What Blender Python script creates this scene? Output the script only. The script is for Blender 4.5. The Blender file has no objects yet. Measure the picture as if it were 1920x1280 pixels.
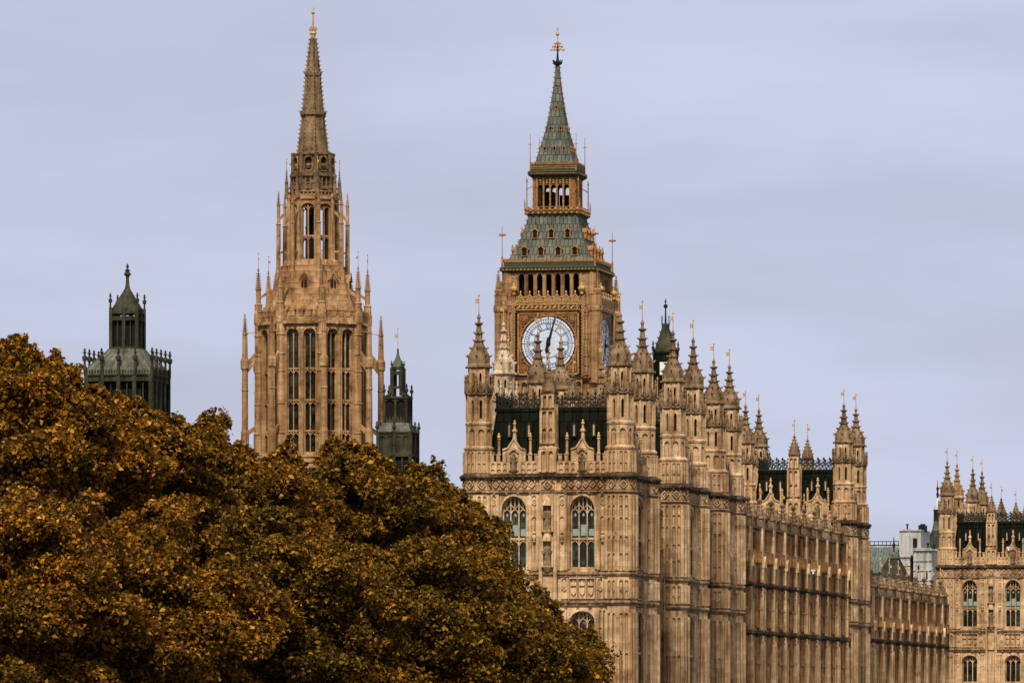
import bpy, math, random
import numpy as np
from mathutils import Matrix, Vector

R = math.radians
random.seed(7)
rng = np.random.default_rng(11)
scene = bpy.context.scene
COL = scene.collection

# ------------------------------------------------------------------ camera
FPX, HOR = 11475.0, 1340.0          # focal length and horizon row of the 1920 px photograph
TH = math.atan(2340 / FPX)          # how far the palace is turned from the line of sight
cam_d = bpy.data.cameras.new('camera')
cam_d.sensor_width = 36
cam_d.lens = 36 * FPX / 1920
cam_d.shift_y = (HOR - 640) / 1920
cam_d.clip_start = 1
cam_d.clip_end = 9000
cam = bpy.data.objects.new('camera', cam_d)
cam.rotation_euler = (R(90), 0, 0)
COL.objects.link(cam)
scene.camera = cam

# ------------------------------------------------------------------ sky and sun (overcast)
SUN_EL, SUN_AZ = 50, 189            # high soft sun behind the cloud, due south
w = bpy.data.worlds.new('World')
scene.world = w
w.use_nodes = True
nt = w.node_tree
N, L = nt.nodes, nt.links
N.clear()
out = N.new('ShaderNodeOutputWorld')
bg = N.new('ShaderNodeBackground')
bg.inputs['Strength'].default_value = 0.1
sky = N.new('ShaderNodeTexSky')
sky.sky_type = 'NISHITA'
sky.sun_disc = False
sky.sun_elevation = R(SUN_EL)
sky.sun_rotation = R(SUN_AZ)
tc = N.new('ShaderNodeTexCoord')
sep = N.new('ShaderNodeSeparateXYZ')
L.new(tc.outputs['Generated'], sep.inputs[0])
grad = N.new('ShaderNodeValToRGB')   # overcast sky: zenith brighter than horizon
e = grad.color_ramp.elements
e[0].position, e[0].color = 0.0, (0.525, 0.555, 0.72, 1)
e[1].position, e[1].color = 1.0, (.74, .74, .80, 1)
m = e.new(0.06); m.color = (0.560, 0.590, 0.755, 1)
m = e.new(0.13); m.color = (0.575, 0.605, 0.77, 1)
m = e.new(0.45); m.color = (0.66, 0.68, 0.77, 1)
L.new(sep.outputs['Z'], grad.inputs[0])
mp = N.new('ShaderNodeMapping')
mp.inputs['Scale'].default_value = (9, 9, 42)
L.new(tc.outputs['Generated'], mp.inputs[0])
nz = N.new('ShaderNodeTexNoise')
nz.inputs['Scale'].default_value = 1.0
nz.inputs['Detail'].default_value = 5
nz.inputs['Roughness'].default_value = 0.5
L.new(mp.outputs[0], nz.inputs['Vector'])
cl = N.new('ShaderNodeMapRange')
cl.inputs['From Min'].default_value, cl.inputs['From Max'].default_value = 0.3, 0.7
cl.inputs['To Min'].default_value, cl.inputs['To Max'].default_value = 8.7, 10.95
L.new(nz.outputs['Fac'], cl.inputs['Value'])
mul = N.new('ShaderNodeVectorMath'); mul.operation = 'SCALE'
L.new(grad.outputs['Color'], mul.inputs[0])
L.new(cl.outputs[0], mul.inputs['Scale'])
mix = N.new('ShaderNodeMix'); mix.data_type = 'RGBA'
mix.inputs['Factor'].default_value = 0.94
L.new(sky.outputs[0], mix.inputs['A'])
L.new(mul.outputs[0], mix.inputs['B'])
L.new(mix.outputs['Result'], bg.inputs['Color'])
L.new(bg.outputs[0], out.inputs['Surface'])

sun_d = bpy.data.lights.new('sun', 'SUN')
sun_d.energy = 5.0
sun_d.angle = R(8)
sun_d.color = (1.0, 0.92, 0.78)
sun = bpy.data.objects.new('sun', sun_d)
_az = R(SUN_AZ)
_d = Vector((math.sin(_az) * math.cos(R(SUN_EL)), math.cos(_az) * math.cos(R(SUN_EL)), math.sin(R(SUN_EL))))
sun.rotation_euler = _d.to_track_quat('Z', 'Y').to_euler()
sun.location = (-200, -200, 300)
COL.objects.link(sun)

scene.view_settings.view_transform = 'Standard'
scene.view_settings.look = 'None'
scene.view_settings.exposure = 0
scene.view_settings.gamma = 1

# ------------------------------------------------------------------ helpers
GZ = 9.0                            # the camera stands 9 m above the ground; heights below are metres above the eye

def world(px, Z):
    return Vector(((px - 960) / FPX * Z, Z, -GZ))

U = Vector((math.cos(TH), -math.sin(TH), 0))    # along the south faces, to the east
V = Vector((math.sin(TH), math.cos(TH), 0))     # along the river front, to the north


class MB:
    """collects shapes; build() links them as one mesh object. z is metres above the eye."""
    def __init__(s):
        s.v, s.f, s.T = [], [], Matrix.Identity(4)

    def add(s, vs, fs):
        o = len(s.v)
        T = s.T
        for p in vs:
            q = T @ Vector(p)
            s.v.append((q.x, q.y, q.z))
        s.f.extend([tuple(i + o for i in f) for f in fs])

    def box(s, x0, x1, y0, y1, z0, z1):
        s.add([(x0, y0, z0), (x1, y0, z0), (x1, y1, z0), (x0, y1, z0), (x0, y0, z1), (x1, y0, z1), (x1, y1, z1), (x0, y1, z1)],
              [(0, 3, 2, 1), (4, 5, 6, 7), (0, 1, 5, 4), (1, 2, 6, 5), (2, 3, 7, 6), (3, 0, 4, 7)])

    def tbox(s, cx, cy, z0, z1, a0, b0, a1, b1):
        s.add([(cx - a0, cy - b0, z0), (cx + a0, cy - b0, z0), (cx + a0, cy + b0, z0), (cx - a0, cy + b0, z0),
               (cx - a1, cy - b1, z1), (cx + a1, cy - b1, z1), (cx + a1, cy + b1, z1), (cx - a1, cy + b1, z1)],
              [(0, 3, 2, 1), (4, 5, 6, 7), (0, 1, 5, 4), (1, 2, 6, 5), (2, 3, 7, 6), (3, 0, 4, 7)])

    def lathe(s, prof, n=8, cx=0, cy=0, rot=0.0, ex=1.0, ey=1.0):
        vs, fs = [], []
        for r, z in prof:
            for i in range(n):
                a = R(rot) + 2 * math.pi * i / n
                vs.append((cx + ex * r * math.cos(a), cy + ey * r * math.sin(a), z))
        m = len(prof)
        for j in range(m - 1):
            for i in range(n):
                k = (i + 1) % n
                fs.append((j * n + i, j * n + k, (j + 1) * n + k, (j + 1) * n + i))
        fs.append(tuple(range(n))[::-1])
        fs.append(tuple((m - 1) * n + i for i in range(n)))
        s.add(vs, fs)

    def bar(s, p, q, wd, dp=None, up=(0, 0, 1)):
        p, q = Vector(p), Vector(q)
        d = q - p
        if d.length < 1e-6:
            return
        d.normalize()
        u = Vector(up)
        if abs(d.dot(u)) > 0.95:
            u = Vector((0, 1, 0))
        a = d.cross(u).normalized()
        b = a.cross(d)
        a *= wd / 2
        b *= (dp if dp else wd) / 2
        s.add([p - a - b, p + a - b, p + a + b, p - a + b, q - a - b, q + a - b, q + a + b, q - a + b],
              [(0, 3, 2, 1), (4, 5, 6, 7), (0, 1, 5, 4), (1, 2, 6, 5), (2, 3, 7, 6), (3, 0, 4, 7)])

    def path(s, pts, wd, dp=None, up=(0, 1, 0)):
        for a, b in zip(pts, pts[1:]):
            s.bar(a, b, wd, dp, up)

    def ext(s, pts, y0, y1):
        n = len(pts)
        s.add([(x, y0, z) for x, z in pts] + [(x, y1, z) for x, z in pts],
              [tuple(range(n)), tuple(range(2 * n - 1, n - 1, -1))] + [(i, (i + 1) % n, n + (i + 1) % n, n + i) for i in range(n)])

    def band(s, A, B, y0, y1):
        """a strip between two polylines in the face plane, given thickness"""
        for i in range(len(A) - 1):
            q = [A[i], A[i + 1], B[i + 1], B[i]]
            s.ext(q, y0, y1)

    def ball(s, x, y, z, r, n=8):
        s.lathe([(r * math.sin(t), z - r * math.cos(t)) for t in [0.15, .6, 1.1, 1.57, 2.04, 2.54, 3.0]], n, x, y)

    def build(s, name, mat, parent=None, loc=(0, 0, 0), rz=0.0, label=None):
        me = bpy.data.meshes.new(name)
        me.from_pydata([(x, y, z + (GZ if parent is not None else 0)) for x, y, z in s.v], [], s.f)
        me.materials.append(mat)
        o = bpy.data.objects.new(name, me)
        COL.objects.link(o)
        o.parent = parent
        o.location = loc
        o.rotation_euler = (0, 0, rz)
        if label:
            o['label'] = label
        return o


def face(a, ox, oy):
    """face frame: x runs along the face, y points outward, z is up. a=0 south, 90 east, 180 north, 270 west"""
    s, c = math.sin(R(a)), math.cos(R(a))
    return Matrix(((c, s, 0, ox), (s, -c, 0, oy), (0, 0, 1, 0), (0, 0, 0, 1)))


def oct_faces(cx, cy, a, a0=22.5):
    for k in range(8):
        an = a0 + 45 * k
        yield face(an, cx + a * math.sin(R(an)), cy - a * math.cos(R(an)))


def thing(name, label, cat, loc, rz=-TH, group=None, sc=(1, 1, 1)):
    o = bpy.data.objects.new(name, None)
    o.empty_display_size = 2
    COL.objects.link(o)
    o.location = loc
    o.rotation_euler = (0, 0, rz)
    o.scale = sc
    o['label'] = label
    o['category'] = cat
    if group:
        o['group'] = group
    return o


def kids(o):
    return [c for c in ALLKIDS.get(o, [])]


def copy_tree(o, parent=None):
    c = o.copy()
    COL.objects.link(c)
    if parent is not None:
        c.parent = parent
    for ch in list(o.children):
        copy_tree(ch, c)
    return c


def inst(o, parent, loc=(0, 0, 0), rz=0.0):
    c = copy_tree(o, parent)
    c.location = loc
    c.rotation_euler = (0, 0, rz)
    return c


# ------------------------------------------------------------------ materials
def nodes(name):
    m = bpy.data.materials.new(name)
    m.use_nodes = True
    return m, m.node_tree.nodes, m.node_tree.links, m.node_tree.nodes['Principled BSDF']


def noise(N, L, vec, scale, detail=4, rough=0.6):
    n = N.new('ShaderNodeTexNoise')
    n.inputs['Scale'].default_value = scale
    n.inputs['Detail'].default_value = detail
    n.inputs['Roughness'].default_value = rough
    if vec is not None:
        L.new(vec, n.inputs['Vector'])
    return n.outputs['Fac']


def ramp(N, L, fac, stops):
    r = N.new('ShaderNodeValToRGB')
    el = r.color_ramp.elements
    el[0].position, el[0].color = stops[0][0], (*stops[0][1], 1)
    el[1].position, el[1].color = stops[-1][0], (*stops[-1][1], 1)
    for p, c in stops[1:-1]:
        el.new(p).color = (*c, 1)
    L.new(fac, r.inputs[0])
    return r.outputs['Color']


def mixc(N, L, a, b, fac, mode='MIX'):
    m = N.new('ShaderNodeMix')
    m.data_type = 'RGBA'
    m.blend_type = mode
    for sock, val in ((m.inputs['A'], a), (m.inputs['B'], b), (m.inputs['Factor'], fac)):
        if hasattr(val, 'node'):
            L.new(val, sock)
        else:
            sock.default_value = (*val, 1) if isinstance(val, tuple) else val
    return m.outputs['Result']


def wall_coords(N, L):
    g = N.new('ShaderNodeNewGeometry')
    sp = N.new('ShaderNodeSeparateXYZ')
    L.new(g.outputs['Position'], sp.inputs[0])
    ad = N.new('ShaderNodeMath'); ad.operation = 'ADD'
    L.new(sp.outputs['X'], ad.inputs[0]); L.new(sp.outputs['Y'], ad.inputs[1])
    cb = N.new('ShaderNodeCombineXYZ')
    L.new(ad.outputs[0], cb.inputs['X']); L.new(sp.outputs['Z'], cb.inputs['Y'])
    return g.outputs['Position'], cb.outputs[0]


def stone(name, base, light, dark, sc=0.5, soot=0.5, bump=0.35):
    """weathered limestone: coursed blocks of differing tone, blotches, rain streaks, soot patches"""
    m, N, L, P = nodes(name)
    pos, wc = wall_coords(N, L)
    c = ramp(N, L, noise(N, L, pos, sc, 6, .65), [(.30, dark), (.47, base), (.56, base), (.72, light)])
    br = N.new('ShaderNodeTexBrick')
    br.inputs['Scale'].default_value = 1.0
    br.inputs['Brick Width'].default_value = .85
    br.inputs['Row Height'].default_value = .36
    br.inputs['Mortar Size'].default_value = .014
    br.inputs['Color1'].default_value = (.66, .61, .55, 1)
    br.inputs['Color2'].default_value = (1.16, 1.13, 1.10, 1)
    br.inputs['Mortar'].default_value = (.72, .68, .62, 1)
    br.inputs['Bias'].default_value = .1
    L.new(wc, br.inputs['Vector'])
    c = mixc(N, L, c, br.outputs['Color'], .7, 'MULTIPLY')
    tone = ramp(N, L, noise(N, L, pos, .11, 3, .5), [(.35, (.80, .74, .68)), (.5, (1, 1, 1)), (.66, (1.12, 1.12, 1.14))])
    c = mixc(N, L, c, tone, 1.0, 'MULTIPLY')
    mp = N.new('ShaderNodeMapping')
    mp.inputs['Scale'].default_value = (3.2, 3.2, .16)
    L.new(pos, mp.inputs[0])
    st = ramp(N, L, noise(N, L, mp.outputs[0], 1, 5, .6), [(.34, (.34, .27, .20)), (.47, (.85, .80, .74)), (.58, (1, 1, 1)), (1, (1.15, 1.13, 1.1))])
    c = mixc(N, L, c, st, .85, 'MULTIPLY')
    m2 = N.new('ShaderNodeMapping')
    m2.inputs['Scale'].default_value = (.9, .9, .09)
    L.new(pos, m2.inputs[0])
    s2 = ramp(N, L, noise(N, L, m2.outputs[0], 1, 6, .65), [(.33, (.42, .35, .28)), (.46, (.92, .9, .87)), (.6, (1, 1, 1)), (.75, (1.16, 1.15, 1.14))])
    c = mixc(N, L, c, s2, .8, 'MULTIPLY')
    so = ramp(N, L, noise(N, L, pos, 1.7, 8, .75), [(.30, (.22, .18, .14)), (.45, (1, 1, 1)), (1, (1, 1, 1))])
    c = mixc(N, L, c, so, soot, 'MULTIPLY')
    L.new(c, P.inputs['Base Color'])
    P.inputs['Roughness'].default_value = .92
    P.inputs['Specular IOR Level'].default_value = .2
    bp = N.new('ShaderNodeBump')
    bp.inputs['Strength'].default_value = bump
    bp.inputs['Distance'].default_value = .08
    L.new(noise(N, L, pos, 5, 6, .7), bp.inputs['Height'])
    L.new(bp.outputs[0], P.inputs['Normal'])
    return m


def mottled(name, a, b, sc=2.0, rough=.6, metal=0.0, c=None, streak=False, spec=.4, bump=.2):
    m, N, L, P = nodes(name)
    pos, wc = wall_coords(N, L)
    col = ramp(N, L, noise(N, L, pos, sc, 5, .65), [(.3, a), (.7, b)] if c is None else [(.25, a), (.5, b), (.75, c)])
    if streak:
        mp = N.new('ShaderNodeMapping')
        mp.inputs['Scale'].default_value = (2.4, 2.4, .14)
        L.new(pos, mp.inputs[0])
        st = ramp(N, L, noise(N, L, mp.outputs[0], 1, 5, .6), [(.35, (.45, .45, .45)), (.6, (1.1, 1.1, 1.1))])
        col = mixc(N, L, col, st, .8, 'MULTIPLY')
    L.new(col, P.inputs['Base Color'])
    P.inputs['Roughness'].default_value = rough
    P.inputs['Metallic'].default_value = metal
    P.inputs['Specular IOR Level'].default_value = spec
    if bump:
        bp = N.new('ShaderNodeBump')
        bp.inputs['Strength'].default_value = bump
        bp.inputs['Distance'].default_value = .06
        L.new(noise(N, L, pos, sc * 4, 4), bp.inputs['Height'])
        L.new(bp.outputs[0], P.inputs['Normal'])
    return m


def dotv(N, L, vec, d):
    n = N.new('ShaderNodeVectorMath'); n.operation = 'DOT_PRODUCT'
    L.new(vec, n.inputs[0]); n.inputs[1].default_value = d
    return n.outputs['Value']


def mathn(N, L, op, a, b=None):
    n = N.new('ShaderNodeMath'); n.operation = op
    for i, q in enumerate((a, b)):
        if q is None:
            continue
        if hasattr(q, 'node'):
            L.new(q, n.inputs[i])
        else:
            n.inputs[i].default_value = q
    return n.outputs[0]


def tiles(name, a, b, joint, tw, th, rough=.5, metal=0.0):
    """cast-iron or slate tile rows; the courses run along whichever side of the roof faces that way"""
    m, N, L, P = nodes(name)
    geo = N.new('ShaderNodeNewGeometry')
    pos = geo.outputs['Position']
    pu, pv = dotv(N, L, pos, U), dotv(N, L, pos, V)
    side = mathn(N, L, 'GREATER_THAN', mathn(N, L, 'ABSOLUTE', dotv(N, L, geo.outputs['True Normal'], U)), mathn(N, L, 'ABSOLUTE', dotv(N, L, geo.outputs['True Normal'], V)))
    along = mathn(N, L, 'ADD', pu, mathn(N, L, 'MULTIPLY', side, mathn(N, L, 'SUBTRACT', pv, pu)))
    cb = N.new('ShaderNodeCombineXYZ')
    L.new(along, cb.inputs['X']); L.new(dotv(N, L, pos, (0, 0, 1)), cb.inputs['Y'])
    wc = cb.outputs[0]
    br = N.new('ShaderNodeTexBrick')
    br.inputs['Scale'].default_value = 1
    br.inputs['Brick Width'].default_value = tw
    br.inputs['Row Height'].default_value = th
    br.inputs['Mortar Size'].default_value = min(tw, th) * .10
    br.inputs['Mortar Smooth'].default_value = .6
    br.inputs['Color1'].default_value = (*a, 1)
    br.inputs['Color2'].default_value = (*b, 1)
    br.inputs['Mortar'].default_value = (*joint, 1)
    L.new(wc, br.inputs['Vector'])
    v = ramp(N, L, noise(N, L, pos, 1.1, 6, .7), [(.3, (.55, .55, .52)), (.7, (1.3, 1.3, 1.28))])
    c = mixc(N, L, br.outputs['Color'], v, 1.0, 'MULTIPLY')
    L.new(c, P.inputs['Base Color'])
    P.inputs['Roughness'].default_value = rough
    P.inputs['Specular IOR Level'].default_value = .06
    bp = N.new('ShaderNodeBump')
    bp.inputs['Strength'].default_value = .6
    bp.inputs['Distance'].default_value = .08
    L.new(br.outputs['Fac'], bp.inputs['Height'])
    bp.invert = True
    L.new(bp.outputs[0], P.inputs['Normal'])
    return m


STONE = stone('limestone', (.55, .38, .22), (.76, .61, .43), (.27, .155, .07), .6, .65)
STONE_E = stone('riverside_limestone', (.52, .285, .115), (.66, .42, .21), (.22, .10, .032), .8, .8)
CRUST = stone('blackened_limestone', (.075, .052, .03), (.36, .26, .17), (.014, .012, .007), 1.4, .9)
CAPST = stone('weathered_cap_limestone', (.22, .15, .085), (.37, .27, .165), (.075, .045, .02), 1.3, .85)
PALE = stone('cleaned_limestone', (.50, .40, .28), (.60, .50, .37), (.32, .24, .16), .9, .4)
TOWER = stone('tower_limestone', (.39, .235, .115), (.62, .45, .29), (.16, .08, .033), .6, .8)
BENS = stone('clock_tower_limestone', (.36, .215, .105), (.46, .30, .17), (.17, .09, .04), .4, .7)
GOLD = mottled('gilding', (.30, .14, .03), (.62, .38, .14), 3, .5, .2, bump=0)
GILT2 = mottled('gilded_ironwork', (.10, .036, .008), (.46, .21, .055), 2.8, .6, .15, bump=0)
SLATE = tiles('dark_iron_roof', (.005, .006, .003), (.009, .0105, .006), (.003, .003, .002), .62, 1.15, .9)
VERDI = tiles('green_iron_tiles', (.080, .083, .064), (.130, .134, .112), (.030, .033, .022), .50, .95, .85)
IRON = mottled('dark_ironwork', (.011, .012, .008), (.024, .025, .018), 3, .85, .0, bump=0, spec=.12)
COPPER = mottled('dark_lead_cladding', (.020, .0195, .010), (.066, .062, .038), 1.2, .85, .0, streak=True, spec=.05)
PATINA = mottled('pale_lead_roof', (.034, .035, .021), (.145, .148, .108), .9, .8, .0, streak=True, spec=.2)
DARK = mottled('opening_shade', (.006, .006, .004), (.014, .012, .008), 2, .8, bump=0, spec=.1)  # near-black stand-in for shade inside openings
BRASS = mottled('aged_red_paint', (.05, .017, .007), (.11, .04, .014), 3, .7, bump=0, spec=.2)
GREENP = mottled('green_painted_iron', (.022, .028, .014), (.055, .058, .028), 3, .75, bump=0, spec=.2)
OPAL = mottled('opal_glass', (.44, .49, .59), (.54, .59, .70), 1.5, .16, bump=0, spec=.9)
BLACK = mottled('black_iron', (.005, .005, .005), (.010, .009, .008), 2, .7, bump=0, spec=.15)
LEADC = mottled('grey_glazing_lead', (.36, .38, .42), (.42, .44, .48), 2, .6, bump=0)
WHITE = mottled('white_paint', (.72, .73, .74), (.82, .82, .83), 4, .5, bump=0)
PORTL = mottled('pale_portland_stone', (.33, .315, .29), (.50, .485, .46), .35, .9, streak=True, spec=.1)
GRNCU = mottled('green_copper_roof', (.06, .085, .07), (.13, .165, .14), .6, .8, streak=True, spec=.2)
GREYSL = mottled('grey_slate_roof', (.018, .017, .013), (.05, .047, .037), 1.2, .9, streak=True, spec=.1)


def glass(name, a, b):
    m, N, L, P = nodes(name)
    pos, wc = wall_coords(N, L)
    br = N.new('ShaderNodeTexBrick')
    br.offset = 0
    br.inputs['Scale'].default_value = 1
    br.inputs['Brick Width'].default_value = .28
    br.inputs['Row Height'].default_value = .34
    br.inputs['Mortar Size'].default_value = .02
    br.inputs['Color1'].default_value = (*a, 1)
    br.inputs['Color2'].default_value = (*b, 1)
    br.inputs['Mortar'].default_value = (.012, .013, .010, 1)
    L.new(wc, br.inputs['Vector'])
    v = ramp(N, L, noise(N, L, pos, .8, 3), [(.35, (.3, .3, .3)), (.65, (1.3, 1.3, 1.3))])
    L.new(mixc(N, L, br.outputs['Color'], v, 1.0, 'MULTIPLY'), P.inputs['Base Color'])
    P.inputs['Roughness'].default_value = .12
    P.inputs['Specular IOR Level'].default_value = .3
    return m


GLASS = glass('leaded_glass', (.010, .014, .010), (.050, .066, .052))
GLASSD = glass('dark_leaded_glass', (.005, .005, .003), (.035, .036, .014))
CURTAIN = mottled('pale_green_curtain', (.16, .21, .19), (.27, .33, .31), 3, .8, bump=0)

# ------------------------------------------------------------------ gothic vocabulary
def arch_pts(cx, hw, zs, rise, n=8):
    """points of an arch from the left springing over the apex to the right springing"""
    P = []
    for i in range(n + 1):
        t = math.pi - math.pi * i / n
        k = abs(math.cos(t))
        P.append((cx + hw * math.cos(t), zs + rise * (math.sin(t) ** .82)))
    return P


def bay(mb, x0, x1, z0, z1, xc, hw, specs, y0=-.7, y1=0.0, outline=.16):
    """a wall bay with real window openings. specs: (sill, springing, rise)"""
    mb.box(x0, xc - hw, y0, y1, z0, z1)
    mb.box(xc + hw, x1, y0, y1, z0, z1)
    zp = z0
    for zb, zs, ri in specs:
        mb.box(xc - hw, xc + hw, y0, y1, zp, zb)
        top = zs + ri + .12
        A = arch_pts(xc, hw, zs, ri, 10)
        mb.band(A, [(x, top) for x, z in A], y0, y1)
        zp = top
        if outline:
            B = arch_pts(xc, hw + outline, zs, ri + outline, 10)
            mb.band(arch_pts(xc, hw + .02, zs, ri + .02, 10), B, y1 + .002, y1 + .12)
            for s in (-1, 1):
                xa = xc + s * (hw + .02); xb = xc + s * (hw + outline)
                mb.box(min(xa, xb), max(xa, xb), y1 + .002, y1 + .10, zb - .05, zs)
    mb.box(xc - hw, xc + hw, y0, y1, zp, z1)


def tracery(mb, xc, hw, zb, zs, ri, lights=3, transom=None, y=-.34, t=.16, w=.085):
    ya, yb = y - t / 2, y + t / 2
    A = arch_pts(xc, hw - .005, zs, ri - .005, 10)
    B = arch_pts(xc, hw - .10, zs, ri - .10, 10)
    mb.band(B, A, ya, yb)
    mb.box(xc - hw + .005, xc - hw + .10, ya, yb, zb, zs)
    mb.box(xc + hw - .10, xc + hw - .005, ya, yb, zb, zs)
    mb.box(xc - hw, xc + hw, ya - .05, yb + .1, zb, zb + .09)
    lw = 2 * hw / lights
    for i in range(1, lights):
        x = xc - hw + i * lw
        k = max(0.0, 1 - ((x - xc) / hw) ** 2)
        mb.box(x - w / 2, x + w / 2, ya - .01, yb + .01, zb, zs + (ri - .06) * k ** .41)
    tops = [(zs, True)]
    if transom is not None:
        mb.box(xc - hw, xc + hw, ya - .02, yb + .03, transom - .08, transom + .08)
        tops.append((transom - .42, False))
    for z, main in tops:
        for i in range(lights):
            x = xc - hw + (i + .5) * lw
            h = lw * .62
            mb.path([(x - lw / 2, y, z - .08), (x - lw * .33, y, z + h * .45), (x, y, z + h * .8)], .07, t * .8)
            mb.path([(x + lw / 2, y, z - .08), (x + lw * .33, y, z + h * .45), (x, y, z + h * .8)], .07, t * .8)
            if main and ri > .5:
                k = max(0.0, 1 - ((x - xc) / hw) ** 2)
                zt = zs + (ri - .06) * k ** .41
                mb.bar((x, y, z + h * .8), (x, y, zt), .06, t * .8, (0, 1, 0))
                if lights > 2 and zt > z + h * .8 + .2:
                    mb.bar((x, y, z + h * .8), (x + lw * .5, y, z + h * .8 + lw * .6), .05, t * .7, (0, 1, 0)) if i < lights - 1 else None
                    mb.bar((x, y, z + h * .8), (x - lw * .5, y, z + h * .8 + lw * .6), .05, t * .7, (0, 1, 0)) if i > 0 else None


def pane(mb, xc, hw, zb, zs, ri, y=-.45):
    A = arch_pts(xc, hw - .01, zs, ri - .01, 10)
    mb.ext([(xc - hw + .01, zb + .02), (xc + hw - .01, zb + .02)] + A[::-1], y - .03, y)


def panels(mb, x0, x1, rows, nx, d=.07, w=.075, heads=True):
    if d < .12:
        d *= 3.0
        w = max(w, .40 * (x1 - x0) / nx)
    """blind tracery: raised uprights, rails and little pointed heads"""
    dx = (x1 - x0) / nx
    for i in range(nx + 1):
        x = x0 + i * dx
        mb.box(x - w / 2, x + w / 2, .003, d, rows[0], rows[-1])
    for j, z in enumerate(rows):
        mb.box(x0, x1, .004, d * .5, z - min(w, .08) * .5, z + min(w, .08) * .5)
        if heads and j > 0:
            for i in range(nx):
                x = x0 + i * dx
                h = min(.35, dx * .7)
                mb.ext([(x + .02, z - .02), (x + dx * .5, z - .02), (x + dx * .16, z - h * .45), (x + .02, z - h)], .003, d * .55)
                mb.ext([(x + dx - .02, z - .02), (x + dx - .02, z - h), (x + dx * .84, z - h * .45), (x + dx * .5, z - .02)], .003, d * .55)


def lozenge(mb, x, z, r, d=.10, w=.07, y=0.0):
    P = [(x - r, z), (x, z + r), (x + r, z), (x, z - r)]
    Q = [(x - r + w * 1.4, z), (x, z + r - w * 1.4), (x + r - w * 1.4, z), (x, z - r + w * 1.4)]
    mb.band(P + P[:1], Q + Q[:1], y + .003, y + d)
    mb.ext([(x - .3 * r, z), (x, z + .3 * r), (x + .3 * r, z), (x, z - .3 * r)], y + .003, y + d * .8)


def frieze(mb, x0, x1, z0, z1, n, d=.12, y=0.0):
    d *= 1.6
    dx = (x1 - x0) / n
    zc, r = (z0 + z1) / 2, min((z1 - z0) * .42, dx * .44)
    for i in range(n):
        x = x0 + (i + .5) * dx
        lozenge(mb, x, zc, r, d, .075, y)
        for sx in (-1, 1):
            for sz in (-1, 1):
                mb.ext([(x + sx * dx * .48, zc + sz * (z1 - z0) * .46), (x + sx * dx * .18, zc + sz * (z1 - z0) * .46),
                        (x + sx * dx * .48, zc + sz * (z1 - z0) * .14)], y + .003, y + d * .7)


def bosses(mb, x0, x1, z, n, r=.13, y=.2):
    for i in range(n):
        x = x0 + (i + .5) * (x1 - x0) / n + random.uniform(-.05, .05)
        k = r * random.uniform(.7, 1.25)
        mb.lathe([(k * .5, z - k), (k, z - k * .2), (k * .8, z + k * .6), (k * .2, z + k)], 6, x, y)


def crockets(mb, cx, cy, prof, n=8, rot=0.0, step=.45, size=.12):
    """leafy knobs climbing the edges of a spire given by (r, z) points"""
    zz = prof[0][1] + step * .5
    while zz < prof[-1][1]:
        for (r0, z0), (r1, z1) in zip(prof, prof[1:]):
            if z0 <= zz <= z1 and z1 > z0:
                r = r0 + (r1 - r0) * (zz - z0) / (z1 - z0)
        for i in range(n):
            a = R(rot) + 2 * math.pi * i / n
            c, s = math.cos(a), math.sin(a)
            x, y = cx + r * c, cy + r * s
            k = size
            mb.add([(x - c * .04, y - s * .04, zz - k * .9), (x + c * k - s * k * .4, y + s * k + c * k * .4, zz - k * .1),
                    (x + c * k + s * k * .4, y + s * k - c * k * .4, zz - k * .1), (x + c * k * 1.5, y + s * k * 1.5, zz + k * .7),
                    (x - c * .04, y - s * .04, zz + k * .35)],
                   [(0, 1, 2), (1, 3, 2), (1, 4, 3), (2, 3, 4), (0, 4, 1), (0, 2, 4)])
        zz += step


def pinnacle(mb, cx, cy, z0, z1, a, n=8, rot=0.0, frac=.5):
    zm = z0 + (z1 - z0) * frac
    H = z1 - zm
    mb.lathe([(a, z0), (a, zm - a * .6), (a * 1.3, zm - a * .4), (a * 1.3, zm), (a * .9, zm)], n, cx, cy, rot)
    prof = [(a * .9, zm), (a * .45, zm + H * .45), (a * .22, zm + H * .8)]
    mb.lathe(prof + [(a * .2, zm + H * .82), (a * .5, zm + H * .86), (a * .2, zm + H * .9), (a * .32, zm + H * .94), (.02, z1)], n, cx, cy, rot)
    crockets(mb, cx, cy, prof, 4 if n == 4 else 8, rot, max(.22, a * .9), a * .42)


def vane(mb, x, y, z0, z1, flag=.34, side=-1):
    h = z1 - z0
    mb.lathe([(.036, z0), (.02, z1 - .12)], 6, x, y)
    flag *= .78
    mb.ball(x, y, z1 - .16, .065, 6)
    mb.lathe([(.05, z1 - .1), (.01, z1)], 6, x, y)
    fz = z0 + h * .52
    a, b = sorted((x + side * .02, x + side * (.02 + flag * .8)))
    t = .06
    mb.box(a, b, y - .02, y + .02, fz, fz + t)
    mb.box(a, b, y - .02, y + .02, fz + flag - t, fz + flag)
    mb.box(a, a + t, y - .02, y + .02, fz, fz + flag)
    mb.box(b - t, b, y - .02, y + .02, fz, fz + flag)
    mb.box(a + t, b - t, y - .012, y + .012, fz + flag * .3, fz + flag * .7)


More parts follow.
